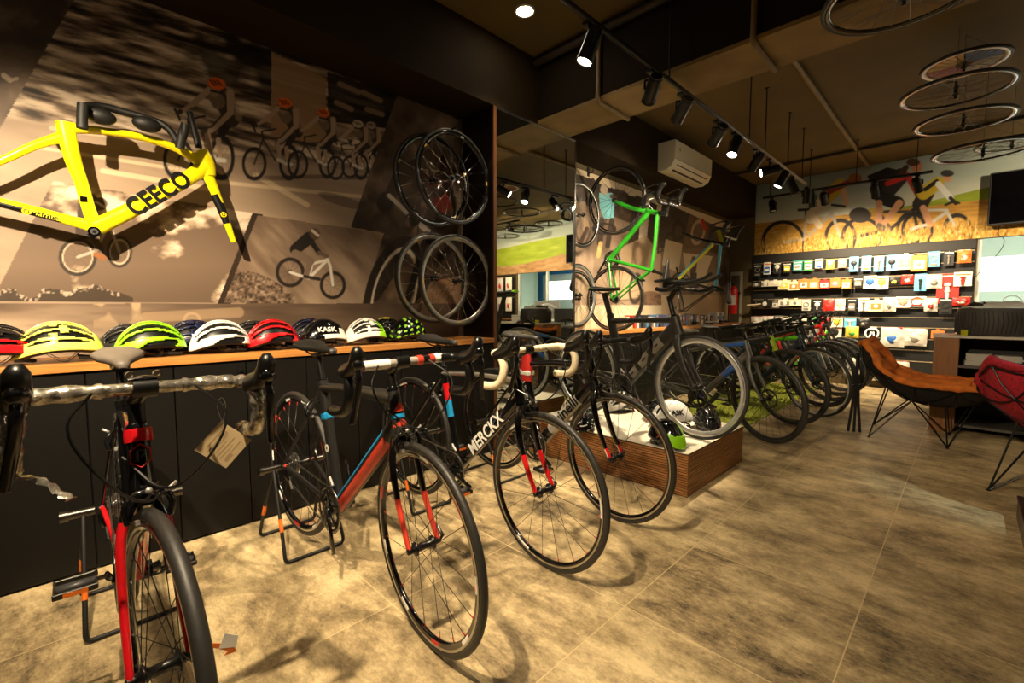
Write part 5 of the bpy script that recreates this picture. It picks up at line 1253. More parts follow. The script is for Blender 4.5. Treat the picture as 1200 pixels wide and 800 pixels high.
# ---------------------------------------------------------------- lounge chairs with wire frames
def wire_chair(name, label, O, rz, cush, nodes_m, flip=1., s=1., dark=None):
    t = thing(name, label, 'chair', O, rz)
    return t
orng = mat('rust_velvet', (206, 112, 34), .85, var=.3, scale=14, bump=.5); redv = mat('crimson_chenille', (150, 14, 34), .85, var=.45, scale=60, bump=.8); wirem = mat('black_wire', (14, 13, 13), .4, .4)
def shell_pts(back_h, seat_l, w, seat_z):
    """profile (x, z, halfwidth, dish) from backrest top to seat front"""
    return [(-.12, back_h, w*.80, .02), (-.06, back_h-.10, w*.95, .05), (.02, back_h-.22, w, .07), (.12, seat_z+.09, w, .09), (.26, seat_z+.01, w, .09), (.42, seat_z-.01, w*1.0, .08), (.58, seat_z, w*.98, .07), (.74, seat_z+.01, w*.85, .04), (.80, seat_z+.0, w*.6, .02)]
def lounge(label, O, rz, cm, feet, back_h=.78, seat_z=.40, w=.33, s=1., under=None, name='lounge_chair'):
    t = thing(name, label, 'chair', O, rz)
    SP = [(-.02,back_h,w*.70,.03),(.0,back_h-.10,w*.88,.07),(.06,back_h-.22,w,.12),(.16,seat_z+.01,w*1.03,.15),(.30,seat_z-.08,w*1.03,.16),(.46,seat_z-.12,w,.17),(.62,seat_z-.11,w*.97,.16),(.74,seat_z-.07,w*.9,.12),(.80,seat_z+.0,w*.7,.05)]; nj = 14
    def S(i, j, off=0.):
        x, z, hw, d = SP[i]; u = (j/nj)*2-1; y = hw*u; zz = z+d*(abs(u)**2.2)+off
        # backrest sides wrap forward
        xx = x+(d*1.6*abs(u)**2 if i < 3 else 0)
        return V((xx, y, zz))
    # cushion: upper skin with ribs, lower skin
    fine = 7
    def SS(a, u, off):
        i = min(int(a), len(SP)-2); f = a-i; x0, z0, h0, d0 = SP[max(i-1,0)]; 
        def cr(k):
            p = [SP[max(0, min(len(SP)-1, i+m_))][k] for m_ in (-1,0,1,2)]
            return .5*((2*p[1])+(-p[0]+p[2])*f+(2*p[0]-5*p[1]+4*p[2]-p[3])*f*f+(-p[0]+3*p[1]-3*p[2]+p[3])*f**3)
        x, z, hw, d = cr(0), cr(1), cr(2), cr(3); zz = z+d*abs(u)**2.2; wrap = max(0, 1-a/3)*d*1.6*u*u
        return V((x+wrap, hw*u, zz)), None
    NA, NU = 44, 30; up_, lo_ = [], []
    for ia in range(NA+1):
        a = ia/NA*(len(SP)-1.001)
        for iu in range(NU+1):
            u = iu/NU*2-1; p, _ = SS(a, u, 0); pa, _ = SS(min(a+.05, len(SP)-1.01), u, 0); pb, _ = SS(max(a-.05, 0), u, 0); pu, _ = SS(a, min(u+.05, 1), 0); pv, _ = SS(a, max(u-.05, -1), 0)
            nrm_ = (pa-pb).cross(pu-pv).normalized(); 
            if nrm_.z < 0: nrm_ = -nrm_
            edge = min(1, (1-abs(u))*6, ia*.35+.02, (NA-ia)*.35+.02); edge = math.sqrt(max(0, edge))
            puff = .040+.012*abs(math.sin(u*5.3+.6*math.sin(a*2)))+.022*mnoise.noise(V((p.x*9, p.y*6, p.z*7)))+.012*mnoise.noise(V((p.x*24, p.y*16, p.z*20)))+.016*abs(math.sin(a*1.9))
            up_.append(p+nrm_*(.012+puff*edge+.014)); lo_.append(p+nrm_*(.010-.016*edge))
    fs = []; n_ = NU+1
    for ia in range(NA):
        for iu in range(NU):
            k = ia*n_+iu; fs.append((k, k+1, k+n_+1, k+n_)); 
    o_ = len(up_)
    f2 = [tuple(o_+x for x in f[::-1]) for f in fs]
    rim_ = [(iu, iu+1) for iu in range(NU)]+[(ia*n_+NU, (ia+1)*n_+NU) for ia in range(NA)]+[(NA*n_+iu+1, NA*n_+iu) for iu in range(NU)]+[((ia+1)*n_, ia*n_) for ia in range(NA)]
    f3 = [(b_, a_, o_+a_, o_+b_) for a_, b_ in rim_]
    q = MB(); nf_ = len(fs); um = under or cm; q.add(up_+lo_, fs+f2+f3, (lambda i: um if nf_ <= i < 2*nf_ else cm)); cu = q.build('cushion', t, auto=False)
    bd = []
    for a in np.linspace(.1, len(SP)-1.05, 26): bd.append(SS(a, -1, 0)[0])
    for u in np.linspace(-.85, .85, 8): bd.append(SS(len(SP)-1.05, u, 0)[0])
    for a in np.linspace(len(SP)-1.05, .1, 26): bd.append(SS(a, 1, 0)[0])
    for u in np.linspace(.85, -.85, 8): bd.append(SS(.05, u, 0)[0])
    bd = [p+V((0,0,.022)) for p in bd]; rr = [.026+.006*math.sin(i*1.1)+.004*math.sin(i*2.7) for i in range(len(bd))]
    q = MB(); q.loft(bd, rr, rr, cm, 10, closed=True); q.build('rolled_edge', cu, auto=False)
    # piping bead around the edge
    # wire net under the cushion
    q = MB(); K = len(SP)-1; off = -.018
    def Wp(a, u): return SS(a, u, 0)[0]+V((0, 0, -.012))+V((-.012 if a < 3 else 0, 0, 0))
    border = [Wp(a, -1.03) for a in np.linspace(0, K-.01, 16)]+[Wp(K-.01, u) for u in np.linspace(-1, 1, 9)]+[Wp(a, 1.03) for a in np.linspace(K-.01, 0, 16)]+[Wp(0, u) for u in np.linspace(1, -1, 9)]
    q.tube(border, .006, wirem, 8, closed=True)
    q.build('rim_wire', t)
    q = MB()
    cells = [(0,-1),(0,0),(0,1),(1.5,-1),(1.5,-.4),(1.5,.4),(1.5,1),(3,-1),(3,0),(3,1),(4.5,-1),(4.5,-.4),(4.5,.4),(4.5,1),(6,-1),(6,0),(6,1),(7.5,-.9),(7.5,-.3),(7.5,.3),(7.5,.9)]
    E_ = [(0,4),(1,4),(1,5),(2,5),(3,4),(4,5),(5,6),(3,8-1),(4,7),(4,8),(5,8),(5,9),(7,8),(8,9),(7,11),(8,11),(8,12),(9,12),(10,11),(11,12),(12,13),(11,14),(11,15),(12,15),(12,16),(14,15),(15,16),(14,18),(15,18),(15,19),(16,19),(17,18),(18,19),(19,20)]
    for i_, j_ in E_:
        (a0_, u0_), (a1_, u1_) = cells[i_], cells[j_]; P = [Wp(a0_+(a1_-a0_)*f, u0_+(u1_-u0_)*f) for f in np.linspace(0, 1, 6)]; q.tube(P, .0042, wirem, 6)
    q.build('wire_net', t)
    for (fx, fy) in feet:
        q = MB(); tops = [Wp(3.2 if fx < .25 else 5.6, -.55 if fy < 0 else .55), Wp(4.3, 0), Wp(4.4 if fx < .25 else 6.9, -.55 if fy < 0 else .55)]
        for tp in tops: q.tube([(fx, fy, .006), tp+V((0,0,-.002))], .0055, wirem, 8)
        q.cyl((fx, fy, 0), (fx, fy, .010), .010, wirem, 10); q.build('leg', t)
    q = MB()
    for s_ in (-1, 1): q.loft(smooth([Wp(5, s_*.6), Wp(5, s_*.6)+V((.01,.0,-.05)), Wp(5, s_*.6)+V((-.01,.01,-.11))], 1), .006, .0015, cm, 6)
    q.build('cushion_tie', t)
    return t
c0 = V((-.335, 5.195, 0))
lounge('rust orange padded lounge chair on a black wire base', (-.66, 5.20, 0), 0, orng, [(.10,-.30),(.59,-.26),(.59,.27),(.07,.28)], back_h=.77, seat_z=.42, w=.34, under=mat('cushion_underside_shade', (20,16,13), .9))  # underside coloured dark to stand for the shadow beneath the cushion
lounge('crimson padded lounge chair seen from behind at the right edge', (.31, 3.71, 0), math.radians(58), redv, [(.12,-.28),(.60,-.26),(.60,.26),(.12,.28)], back_h=.75, seat_z=.42, w=.36)
# folded umbrella-like black stand by the orange chair
fx, fy = -.68, 5.02; q = MB()
t = thing('folded_bike_stand', 'folded black stand leaning upright behind the backrest of the orange chair', 'bike stand', (fx, fy, 0))
for a in (-.035, 0, .035): q = MB(); q.tube([(a*1.2, a*.3, .004), (a*.6, 0, .25), (a*.3, .0, .52)], .011, blackm, 8); q.build('leg', t)
q = MB(); q.cyl((0,0,.30), (0,0,.72), .013, black, 12); q.cyl((-.03,0,.42), (.05,0,.44), .010, black, 10); q.ell((.05,0,.44), (.018,.018,.018), black); q.build('post', t)
# ---------------------------------------------------------------- pegboard wall with carded goods
GX0, GX1 = -2.535, .02
t = thing('pegboard', 'black slatted display board with steel rails along the back wall', 'display board', (GX0, YB, 0))
pb = mat('black_slatwall', (8, 7, 6), .6, var=.1, scale=5); railm = mat('slat_rail', (176, 160, 130), .35, .7, var=.05)
MB().box((0, -.03, .25), (GX1-GX0, -.002, 1.97), pb).build('panel', t)
MB().box((0, -.045, 1.845), (GX1-GX0, -.03, 1.972), mat('charcoal_header', (20,17,14), .6), bev=.003).build('header', t)
rails = [1.83, 1.69, 1.55, 1.40, 1.255, 1.11, .985, .85, .70, .55, .40]
for z in rails: MB().box((.01, -.038, z-.006), (GX1-GX0-.01, -.030, z+.006), railm, bev=.001).build('rail', t)
ORD = ['first','second','third','fourth','fifth','sixth','seventh','eighth','ninth','tenth','eleventh','twelfth','thirteenth','fourteenth','fifteenth','sixteenth','seventeenth','eighteenth','nineteenth','twentieth']
CM = {'white': (228,222,206), 'cream': (226,208,170), 'black': (30,28,26), 'sky blue': (96,172,206), 'orange': (222,120,52), 'red': (196,42,34), 'teal': (50,150,150), 'yellow': (222,196,70), 'blue': (44,98,176), 'grey': (126,120,110), 'clear': (205,200,188), 'green': (60,160,80), 'pink': (214,150,130)}
def cm_(n): return mat('card_'+n.replace(' ', '_'), CM[n], .35 if n == 'clear' else .5, var=.12 if n == 'clear' else .04, scale=40, bump=.6 if n == 'clear' else 0)
rp = random.Random(11)
def goods(kind, label, p, w, h, c1, c2, group=None):
    """carded / boxed / bagged item hanging from a prong; p = top centre at the board face"""
    t = thing(kind, label, {'carded_part': 'package', 'boxed_part': 'box', 'bagged_part': 'bag', 'phone_case': 'package', 'bike_saddle': 'saddle', 'bottle_cage': 'bottle cage'}.get(kind, 'package'), p, 0, group)
    f = MB(); f.tube([(0, .005, -.012), (0, -.10, -.012), (0, -.105, -.004)], .0022, railm, 6); f.build('prong', t)
    d = -.055-rp.random()*.03
    if kind in ('carded_part', 'phone_case'):
        f = MB(); f.box((-w/2, d-.0015, -h), (w/2, d+.0015, .006), cm_(c1), bev=.0008); cd = f.build('card', t)
        f = MB(); st = rp.randint(0, 3)
        m = cm_(c2)
        if st == 0: f.ell((0, d-.006, -h*.42), (w*.33, .012, w*.33), m, 14, 8); f.box((-w*.06, d-.014, -h*.85), (w*.06, d, -h*.5), m, bev=.003)
        elif st == 1: f.box((-w*.36, d-.018, -h*.88), (w*.36, d, -h*.36), m, bev=.006); f.box((-w*.3, d-.0195, -h*.7), (w*.3, d-.0175, -h*.55), cm_('white' if c2 != 'white' else 'grey'))
        elif st == 2: f.cyl((0, d-.010, -h*.90), (0, d-.010, -h*.40), w*.09, m, 12); f.cyl((0, d-.010, -h*.40), (0, d-.010, -h*.30), w*.16, m, 12); f.cyl((0, d-.010, -h*.62), (0, d-.010, -h*.55), w*.13, m, 12)
        else: f.rev([(w*.30-.004, -.004), (w*.30+.004, -.004), (w*.30+.004, .004), (w*.30-.004, .004)], m, 20, c=(0, d-.006, -h*.45)); f.box((-w*.3, d-.01, -h*.92), (w*.3, d, -h*.78), m, bev=.002)
        f.build('product', t)
        MB().box((-w*.42, d-.0022, -.035), (w*.42, d-.0012, -.018), cm_('white' if c1 != 'white' else 'orange')).build('header_strip', t)
    elif kind == 'boxed_part':
        dd = d-.05; f = MB(); f.box((-w/2, dd, -h), (w/2, d+.02, -.014), cm_(c1), bev=.002); f.build('box', t)
        f = MB(); f.box((-w*.34, dd-.0015, -h*.86), (w*.34, dd, -h*.38), cm_(c2)); f.ell((0, dd-.001, -h*.6), (w*.16, .004, w*.16), cm_('white' if c2 != 'white' else 'grey'), 12, 6); f.build('box_window', t)
        f = MB(); f.box((-w*.15, d-.002, -.016), (w*.15, d+.001, .006), cm_(c1)); f.build('hang_tab', t)
    else:
        NX, NZ = 12, 12; vs = []; 
        for sgn in (1, -1):
            for j in range(NZ+1):
                for i in range(NX+1):
                    u, v = i/NX*2-1, j/NZ; e_ = (1-abs(u)**3)*math.sin(PI*min(1, v*1.02))**.6 if v < 1 else 0
                    ns = mnoise.noise(V((u*2.3+p[0]*7, v*4+p[2]*5, sgn*3.1))); vs.append((u*w/2*(1+.08*ns), d-sgn*(.028*e_*(1+.9*ns)), -v*h))
        n_ = NX+1; o_ = n_*(NZ+1); fs = []
        for j in range(NZ):
            for i in range(NX): k = j*n_+i; fs += [(k, k+n_, k+n_+1, k+1), (o_+k, o_+k+1, o_+k+n_+1, o_+k+n_)]
        f = MB(); f.add(vs, fs, cm_(c1)); f.build('bag', t)
        f = MB(); f.ell((0, d-.012, -h*.6), (w*.26, .024, h*.22), cm_(c2), 12, 8); f.box((-w*.4, d-.003, -.03), (w*.4, d+.003, .0), cm_('red' if rp.random() < .3 else 'white')); f.build('contents', t)
    return t
rows = [ # rail z, list of (kind, w, h, c1, c2)
 (1.835, [('carded_part',.10,.17,'black','grey'),('carded_part',.10,.17,'white','blue'),('carded_part',.10,.17,'black','white'),('carded_part',.10,.14,'black','yellow'),('carded_part',.11,.15,'teal','white'),('carded_part',.10,.15,'green','white'),('phone_case',.09,.12,'white','blue'),('phone_case',.09,.13,'yellow','cream'),('phone_case',.09,.12,'pink','white'),('carded_part',.10,.18,'sky blue','black'),('carded_part',.10,.18,'sky blue','orange'),('carded_part',.10,.18,'sky blue','grey'),('carded_part',.11,.19,'sky blue','black'),('boxed_part',.15,.20,'cream','grey'),('boxed_part',.15,.20,'orange','white'),('carded_part',.10,.17,'sky blue','grey'),('carded_part',.09,.16,'black','grey'),('bagged_part',.12,.15,'orange','clear')]),
 (1.555, [('boxed_part',.13,.10,'black','grey'),('boxed_part',.16,.09,'white','grey'),('boxed_part',.16,.09,'white','cream'),('boxed_part',.13,.14,'cream','yellow'),('boxed_part',.13,.14,'cream','orange'),('boxed_part',.12,.14,'orange','white'),('boxed_part',.12,.14,'orange','cream'),('boxed_part',.11,.12,'red','white'),('boxed_part',.11,.13,'orange','grey'),('boxed_part',.10,.13,'orange','white'),('carded_part',.09,.12,'black','grey'),('carded_part',.12,.15,'white','blue'),('carded_part',.12,.15,'white','yellow'),('bagged_part',.12,.12,'black','yellow'),('bagged_part',.11,.12,'red','white'),('carded_part',.10,.19,'sky blue','black'),('bagged_part',.12,.17,'clear','grey'),('carded_part',.18,.32,'red','white'),('carded_part',.13,.15,'white','red')]),
 (1.26, [('bike_saddle',.0,.0,'cream','black'),('boxed_part',.18,.11,'black','black'),('boxed_part',.10,.12,'grey','white'),('boxed_part',.15,.11,'white','grey'),('boxed_part',.14,.10,'cream','white'),('carded_part',.09,.15,'clear','grey'),('carded_part',.09,.16,'black','white'),('bagged_part',.12,.18,'red','red'),('carded_part',.10,.14,'white','cream'),('carded_part',.09,.17,'black','grey'),('carded_part',.10,.16,'white','grey'),('boxed_part',.13,.16,'cream','orange'),('bagged_part',.11,.18,'clear','grey'),('carded_part',.13,.13,'white','pink'),('carded_part',.14,.12,'white','red'),('bagged_part',.11,.16,'clear','red'),('carded_part',.10,.18,'black','black'),('bagged_part',.14,.10,'red','white')]),
 (.99, [('bagged_part',.16,.15,'clear','white'),('bagged_part',.13,.14,'clear','grey'),('carded_part',.10,.13,'grey','black'),('boxed_part',.12,.12,'white','black'),('boxed_part',.13,.10,'white','grey'),('bagged_part',.08,.13,'green','white'),('bagged_part',.09,.14,'red','red'),('carded_part',.12,.12,'white','yellow'),('carded_part',.12,.12,'sky blue','white'),('bagged_part',.12,.12,'black','grey')]),
 (.855, [('carded_part',.13,.13,'grey','white'),('carded_part',.17,.16,'white','black'),('bagged_part',.13,.15,'yellow','green'),('bottle_cage',.0,.0,'white','white'),('bagged_part',.20,.26,'clear','blue'),('bagged_part',.20,.20,'clear','grey'),('boxed_part',.10,.10,'orange','black'),('boxed_part',.10,.10,'yellow','black')]),
 (.40, [('bagged_part',.16,.22,'clear','grey'),('bagged_part',.16,.24,'white','yellow'),('bagged_part',.14,.22,'clear','white')]),
]
XS = {0: None, .99: (-2.42, -1.05), .855: (-1.62, -.05), .40: (-1.15, -.62)}
for ri, (z, items) in enumerate(rows):
    x0, x1 = XS.get(z, (GX0+.09, GX1-.10)) or (GX0+.09, GX1-.10)
    rn = ['top', 'second', 'third', 'fourth', 'fifth', 'lowest'][ri]
    for i, (kind, w, h, c1, c2) in enumerate(items):
        x = x0+(x1-x0)*i/(len(items)-1); dz = -rp.choice([0, 0, .012, .02])
        p = V((x, YB-.032, z+dz))
        nm = {'carded_part': 'accessory on a card', 'boxed_part': 'small box', 'bagged_part': 'bagged accessory', 'phone_case': 'phone case package'}.get(kind)
        if kind == 'bike_saddle':
            q = thing('bike_saddle', 'cream saddle hanging at the left end of the pegboard third row', 'saddle', p+V((0,-.10,-.08)))
            sb_ = MB(); saddle_mb(sb_, cm_('cream')); sb_.build('saddle_shell', q, M.Rotation(math.radians(200), 4, 'Z') @ M.Rotation(.5, 4, 'X')); sb_ = MB(); rails_mb(sb_); sb_.tube([(0,0,-.03),(0,.0,.06)], .004, railm, 6); sb_.build('saddle_rails', q); continue
        if kind == 'bottle_cage':
            q = thing('bottle_cage', 'white bottle cage hanging in the fifth row of the pegboard', 'bottle cage', p)
            f = MB(); f.tube([(0,.0,-.01),(0,-.06,-.01)], .003, railm, 6)
            for s_ in (-1, 1): f.tube(smooth([(.01*s_,-.05,-.03),(.06*s_,-.07,-.04),(.075*s_,-.08,-.10),(.05*s_,-.08,-.155),(.02*s_,-.06,-.13),(.012*s_,-.05,-.07)], 2), .011, white, 8)
            f.box((-.045,-.048,-.055),(.045,-.04,.0), cm_('white'), bev=.002); f.build('cage', q); continue
        side = 'from the left'; lab = '%s %s, %s inside, %s from left in %s pegboard row' % (c1, nm, c2, ORD[i], rn)
        goods(kind, lab, p, w*(1.2 if ri else 1.1)*rp.uniform(.94, 1.06), h*1.1*rp.uniform(.95, 1.05), c1, c2)
for i, (x, z, c1, c2) in enumerate(((3.05,1.89,'white','red'),(3.35,1.89,'clear','red'),(3.65,1.89,'red','white'),(3.05,1.39,'white','red'),(3.35,1.39,'clear','grey'),(3.65,1.39,'white','green'))):
    goods('bagged_part', '%s bagged jersey, %s on the %s rail of the right display board' % (c1, ['left','middle','right'][i % 3], 'upper' if i < 3 else 'lower'), V((x, YB-.032, z)), .22, .34, c1, c2)
# ---------------------------------------------------------------- books and boxes on the far worktop
bc_ = [(210,200,186),(60,70,110),(160,40,34),(40,40,44),(226,216,196),(70,110,150),(120,110,100),(190,150,90),(34,60,80),(180,60,50)]
bn = ['cream','navy','red','black','white','blue','grey','tan','dark teal','brick red']
y = 4.45; i = 0
while y < 6.9:
    w = rp.uniform(.028, .055); h = rp.uniform(.10, .155); k = rp.randrange(10); dpt = rp.uniform(.12, .16)
    f = MB(); t = thing('boxed_product', '%s product box in the row standing on the far worktop under the mural' % bn[k], 'box', (XW+.16, y+w/2, HZ), 0, 'row of small product boxes on the far worktop')
    f.box((-dpt/2, -w/2, 0), (dpt/2, w/2, h), mat('box_'+bn[k].replace(' ', '_'), bc_[k], .5, var=.05), bev=.001); f.build('box', t)
    f = MB(); f.box((dpt/2, -w*.36, h*.55), (dpt/2+.0008, w*.36, h*.85), mat('box_'+bn[(k+4) % 10].replace(' ', '_'), bc_[(k+4) % 10], .5, var=.05)); f.build('label_panel', t)
    y += w+rp.choice([.002, .004, .03]); i += 1
for k, (yy, c, lab) in enumerate(((7.05, 'white', 'white saddle box standing upright at the far end of the worktop'), (7.25, 'clear', 'plastic-wrapped packet at the far end of the worktop'))):
    t = thing('upright_packet', lab, 'packet', (XW+.2, yy, HZ)); f = MB(); f.box((-.06,-.04,0), (.06,.04,.17), cm_(c), bev=.01); f.build('packet', t); f = MB(); f.box((.06,-.03,.06), (.0612,.03,.12), cm_('blue')); f.build('label_panel', t)
for k, (yy, xx, rz_, m_, lab) in enumerate(((6.2, -2.72, -.2, blackm, 'black saddle lying on the far worktop nearest the triathlon bars'), (6.75, -2.70, .1, whitem, 'white saddle lying on the far worktop'), (7.15, -2.68, .3, blackm, 'black saddle lying at the far end of the worktop'))):
    t = thing('bike_saddle', lab, 'saddle', (xx, yy, HZ+.043), rz_); f = MB(); saddle_mb(f, m_); f.build('saddle_shell', t); f = MB(); rails_mb(f); f.build('saddle_rails', t)
# fire extinguisher cabinet
p = V((-2.62, YB-.02, 1.0)); rx = mat('extinguisher_red', (196,24,24), .35, coat=.3)
t = thing('fire_extinguisher', 'red fire extinguisher hanging in the far corner beside the narrow door', 'fire extinguisher', (-2.74, 7.85, 1.02))
f = MB(); f.rev([(0,0),(.06,.0),(.065,.02),(.065,.38),(.045,.43),(.02,.445),(.02,.46),(0,.46)], rx, 22, 'Z', closed=False); f.build('cylinder', t)
f = MB(); f.box((-.02,-.02,.46), (.02,.02,.49), black); f.loft([(0,0,.50),(.05,-.05,.52),(.08,-.08,.50)], .008,.004, black, 8); f.build('valve', t)
f = MB(); f.tube(smooth([(0,0,.48),(-.06,-.03,.50),(-.085,-.03,.40),(-.08,-.02,.2)], 2), .008, black, 8); f.build('hose', t)
f = MB(); f.box((-.06,-.067,.15), (.06,-.064,.3), whitem); f.build('label_panel', t)
f = MB(); f.box((-.03,.06,.34),(.03,.30,.36), black); f.build('wall_hook', t)
# ---------------------------------------------------------------- television
p0 = V((.095, 8.0, 2.10)); p1 = V((1.22, 8.0, 2.72))
t = thing('television', 'black flat television mounted over the golden field mural', 'television', ((p0.x+p1.x)/2, 8.0, 2.10))
w2 = (p1.x-p0.x)/2; MB().box((-w2, 0, 0), (w2, .045, .62), blackm, bev=.006).build('housing', t)
MB().box((-w2+.015, -.002, .02), (w2-.015, 0, .605), mat('television_glass', (6,6,8), .08, var=0)).build('screen', t)
f = MB(); f.box((-.2,.045,.15), (.2,.135,.45), black); f.build('wall_mount', t)
f = MB(); f.tube(smooth([(-.45,.03,.0),(-.47,.02,-.12),(-.40,.03,-.16),(-.42,.05,-.30),(-.60,.09,-.55),(-.68,.10,-.70)], 3), .004, black, 6); f.build('power_cable', t)
# ---------------------------------------------------------------- service desk
DX0, DX1, DY0, DY1, DH = -.213, 1.9, 5.60, 6.10, .868
t = thing('service_desk', 'service desk with a timber side panel and open dark shelves', 'desk', (DX0, DY0, 0)); lm = M.Translation((-DX0, -DY0, 0))
pan = mat('timber_side_panel', (140, 92, 40), .5, var=.22, scale=7, stretch=(5, 5, .5)); dkin = mat('dark_desk_interior', (16,15,14), .6)
MB().box((DX0, DY0, 0), (DX0+.165, DY1, DH-.022), pan, bev=.001).build('side_panel', t, lm)
MB().box((DX1-.03, DY0+.02, 0), (DX1, DY1, DH-.022), pan).build('side_panel', t, lm)
MB().box((DX0-.01, DY0-.012, DH-.022), (DX1+.01, DY1, DH), mat('desk_top_grey', (205,200,188), .35, var=.04), bev=.002).build('desk_top', t, lm)
MB().box((DX0+.165, DY1-.02, 0), (DX1-.03, DY1, DH-.022), dkin).build('back_panel', t, lm)
for z in (.06, .585): MB().box((DX0+.165, DY0+.01, z), (DX1-.03, DY1-.02, z+.02), mat('shelf_grey', (84,80,74), .5)).build('shelf', t, lm)
pap = mat('paper_stack', (205,202,190), .7, var=.1, scale=60, stretch=(1,1,14))
for i, (x, y_, z, w, d, h, a, lab) in enumerate(((.09, 5.77, .605, .20, .16, .040, .05, 'bottom left stack of papers on the desk shelf'), (.32, 5.78, .605, .20, .16, .028, -.04, 'bottom right stack of papers on the desk shelf'), (.08, 5.78, .645, .16, .15, .062, -.03, 'tall upper left stack of papers on the desk shelf'), (.26, 5.78, .645, .15, .15, .055, .06, 'upper right stack of papers and brochures on the desk shelf'))):
    t = thing('paper_stack', lab, 'paper', (x, y_, z), a); f = MB(); hh = 0; 
    n_ = max(2, int(h/.013))
    for k in range(n_): f.box((-w/2+rp.uniform(-.006,.006), -d/2, hh), (w/2+rp.uniform(-.01,.01), d/2, hh+h/n_-.0012), pap); hh += h/n_
    f.build('sheets', t)
# car-like fat tire coil lying on the desk: rolled tires
tp = V((.175, 5.87, DH)); t = thing('tire_stack', 'dark grey coiled tires standing on the service desk', 'tires', tp)
rub2 = mat('grey_coiled_rubber', (66,64,62), .6, bump=.4, scale=60)
f = MB(); f.rev([(.20,0),(.245,.004),(.262,.03),(.264,.20),(.25,.235),(.22,.24),(.20,.23)], rub2, 60, 'Z')
for k in range(60):
    a = 2*PI*k/60; m_ = M.Rotation(a, 4, 'Z'); f.loft([m_ @ V((.262,-.006,.02)), m_ @ V((.268,.004,.12)), m_ @ V((.262,-.006,.21))], .0035, .003, rubber_dk, 5)
f.build('tire', t); f = MB(); f.box((-.272,-.09,.0),(-.262,-.02,.05), ylf, M.Rotation(.55, 4, 'Z')); f.build('sticker', t, label='yellow sticker')
t = thing('clothing_pile', 'crumpled white and black garments on top of the tires on the desk', 'clothes', tp+V((.02,0,.242)))
def lump(m, s, seed, c=(0,0,0)):
    f = MB(); vs = []; NU, NV = 30, 12
    for j in range(NV+1):
        for i in range(NU):
            a = 2*PI*i/NU; ph = PI/2*j/NV; p = V((math.cos(ph)*math.cos(a), math.cos(ph)*math.sin(a), math.sin(ph))); n_ = mnoise.noise(p*2.6+V((seed,0,0))); n2 = mnoise.noise(p*7+V((seed,3,0)))
            k = 1+.32*n_+.12*n2; vs.append((p.x*s[0]*k+c[0], p.y*s[1]*k+c[1], max(0, p.z*s[2]*(k+.2*n2))+c[2]))
    fs = [(j*NU+i, j*NU+(i+1) % NU, (j+1)*NU+(i+1) % NU, (j+1)*NU+i) for j in range(NV) for i in range(NU)]; f.add(vs, fs, m); return f
lump(whitem, (.22,.15,.05), 1.).build('shirt', t, auto=False); lump(blackm, (.09,.13,.05), 4., (-.14,0,0)).build('shorts', t, auto=False, label='black garment with white stripes')
f = MB(); f.tube(smooth([(.0,0,.04),(.02,0,.10),(.09,0,.11),(.13,0,.04)], 2), .004, whitem, 6); f.build('cord', t)
t = thing('cardboard_box', 'plain white box at the right edge on the service desk', 'box', (.52, 5.85, DH)); MB().box((-.07,-.1,0),(.13,.1,.13), whitem, bev=.002).build('box', t)
MB().box((-.07,-.101,.1),(.13,-.1,.104), grey).build('lid_seam', t)
# reception counter by the glass, seen in the mirror
t = thing('reception_counter', 'dark reception counter in front of the glass, seen only in the mirror', 'counter', (.85, 7.3, 0))
MB().box((.03,.03,0), (1.62,.70,.72), dkin).build('body', t); MB().box((0,0,.72), (1.65,.73,.75), mat('desk_top_grey', (205,200,188), .35, var=.04), bev=.002).build('counter_top', t); MB().box((.0,.0,.0), (.03,.03,.72), pan).build('corner_post', t)
t = thing('display_board', 'black display board with bagged jerseys at the far right of the back wall', 'display board', (2.9, YB, 0)); MB().box((0,-.03,.86), (.9,-.002,1.95), pb).build('panel', t); MB().box((0,-.30,.84), (.9,-.03,.87), pan).build('shelf', t)
for z in (1.9, 1.4): MB().box((.01,-.038,z-.006), (.89,-.030,z+.006), railm).build('rail', t)
# computer seen in the mirror
t = thing('desktop_computer', 'slim all-in-one computer seen from behind in the mirror', 'computer', (1.40, 7.60, .7505), math.radians(-40))
alm = mat('computer_silver', (200,202,204), .3, .6, var=.02)
f = MB(); f.loft([(0,0,.14),(0,-.012,.16),(0,-.03,.33),(0,-.012,.5),(0,0,.52)], [.26,.27,.27,.27,.265], [.004,.012,.03,.012,.004], alm, 24, (1,0,0), sq=.4) if False else f.box((-.27,-.018,.13), (.27,.0,.53), alm, bev=.008)
f.ell((0,-.016,.33), (.2,.03,.15), alm, 20, 10); f.build('monitor', t); MB().box((-.26,.0,.19), (.26,.002,.52), mat('dark_screen', (10,10,12), .1, var=0)).build('screen', t)
f = MB(); f.loft([(0,.05,.006),(0,-.07,.008)], .10, .004, alm, 10); f.loft([(0,-.07,.006),(0,-.09,.12),(0,-.03,.22)], .05, .004, alm, 10, (1,0,0)); f.build('stand', t)
f = MB(); f.ell((-.004,-.046,.40), (.018,.003,.020), black, 14, 8); f.ell((.006,-.046,.428), (.003,.002,.009), black, 8, 6); f.build('emblem', t)
t = thing('desk_monitor', 'dark monitor and organiser on the desk beside the silver computer, seen in the mirror', 'monitor', (1.06, 7.80, .7505), math.radians(-38)); MB().box((-.24,-.02,.08),(.24,.0,.36), blackm, bev=.005).build('monitor', t)
f = MB(); f.box((-.08,-.08,0),(.08,.06,.01), black); f.box((-.02,-.03,.0),(.02,-.02,.2), black); f.build('stand', t)
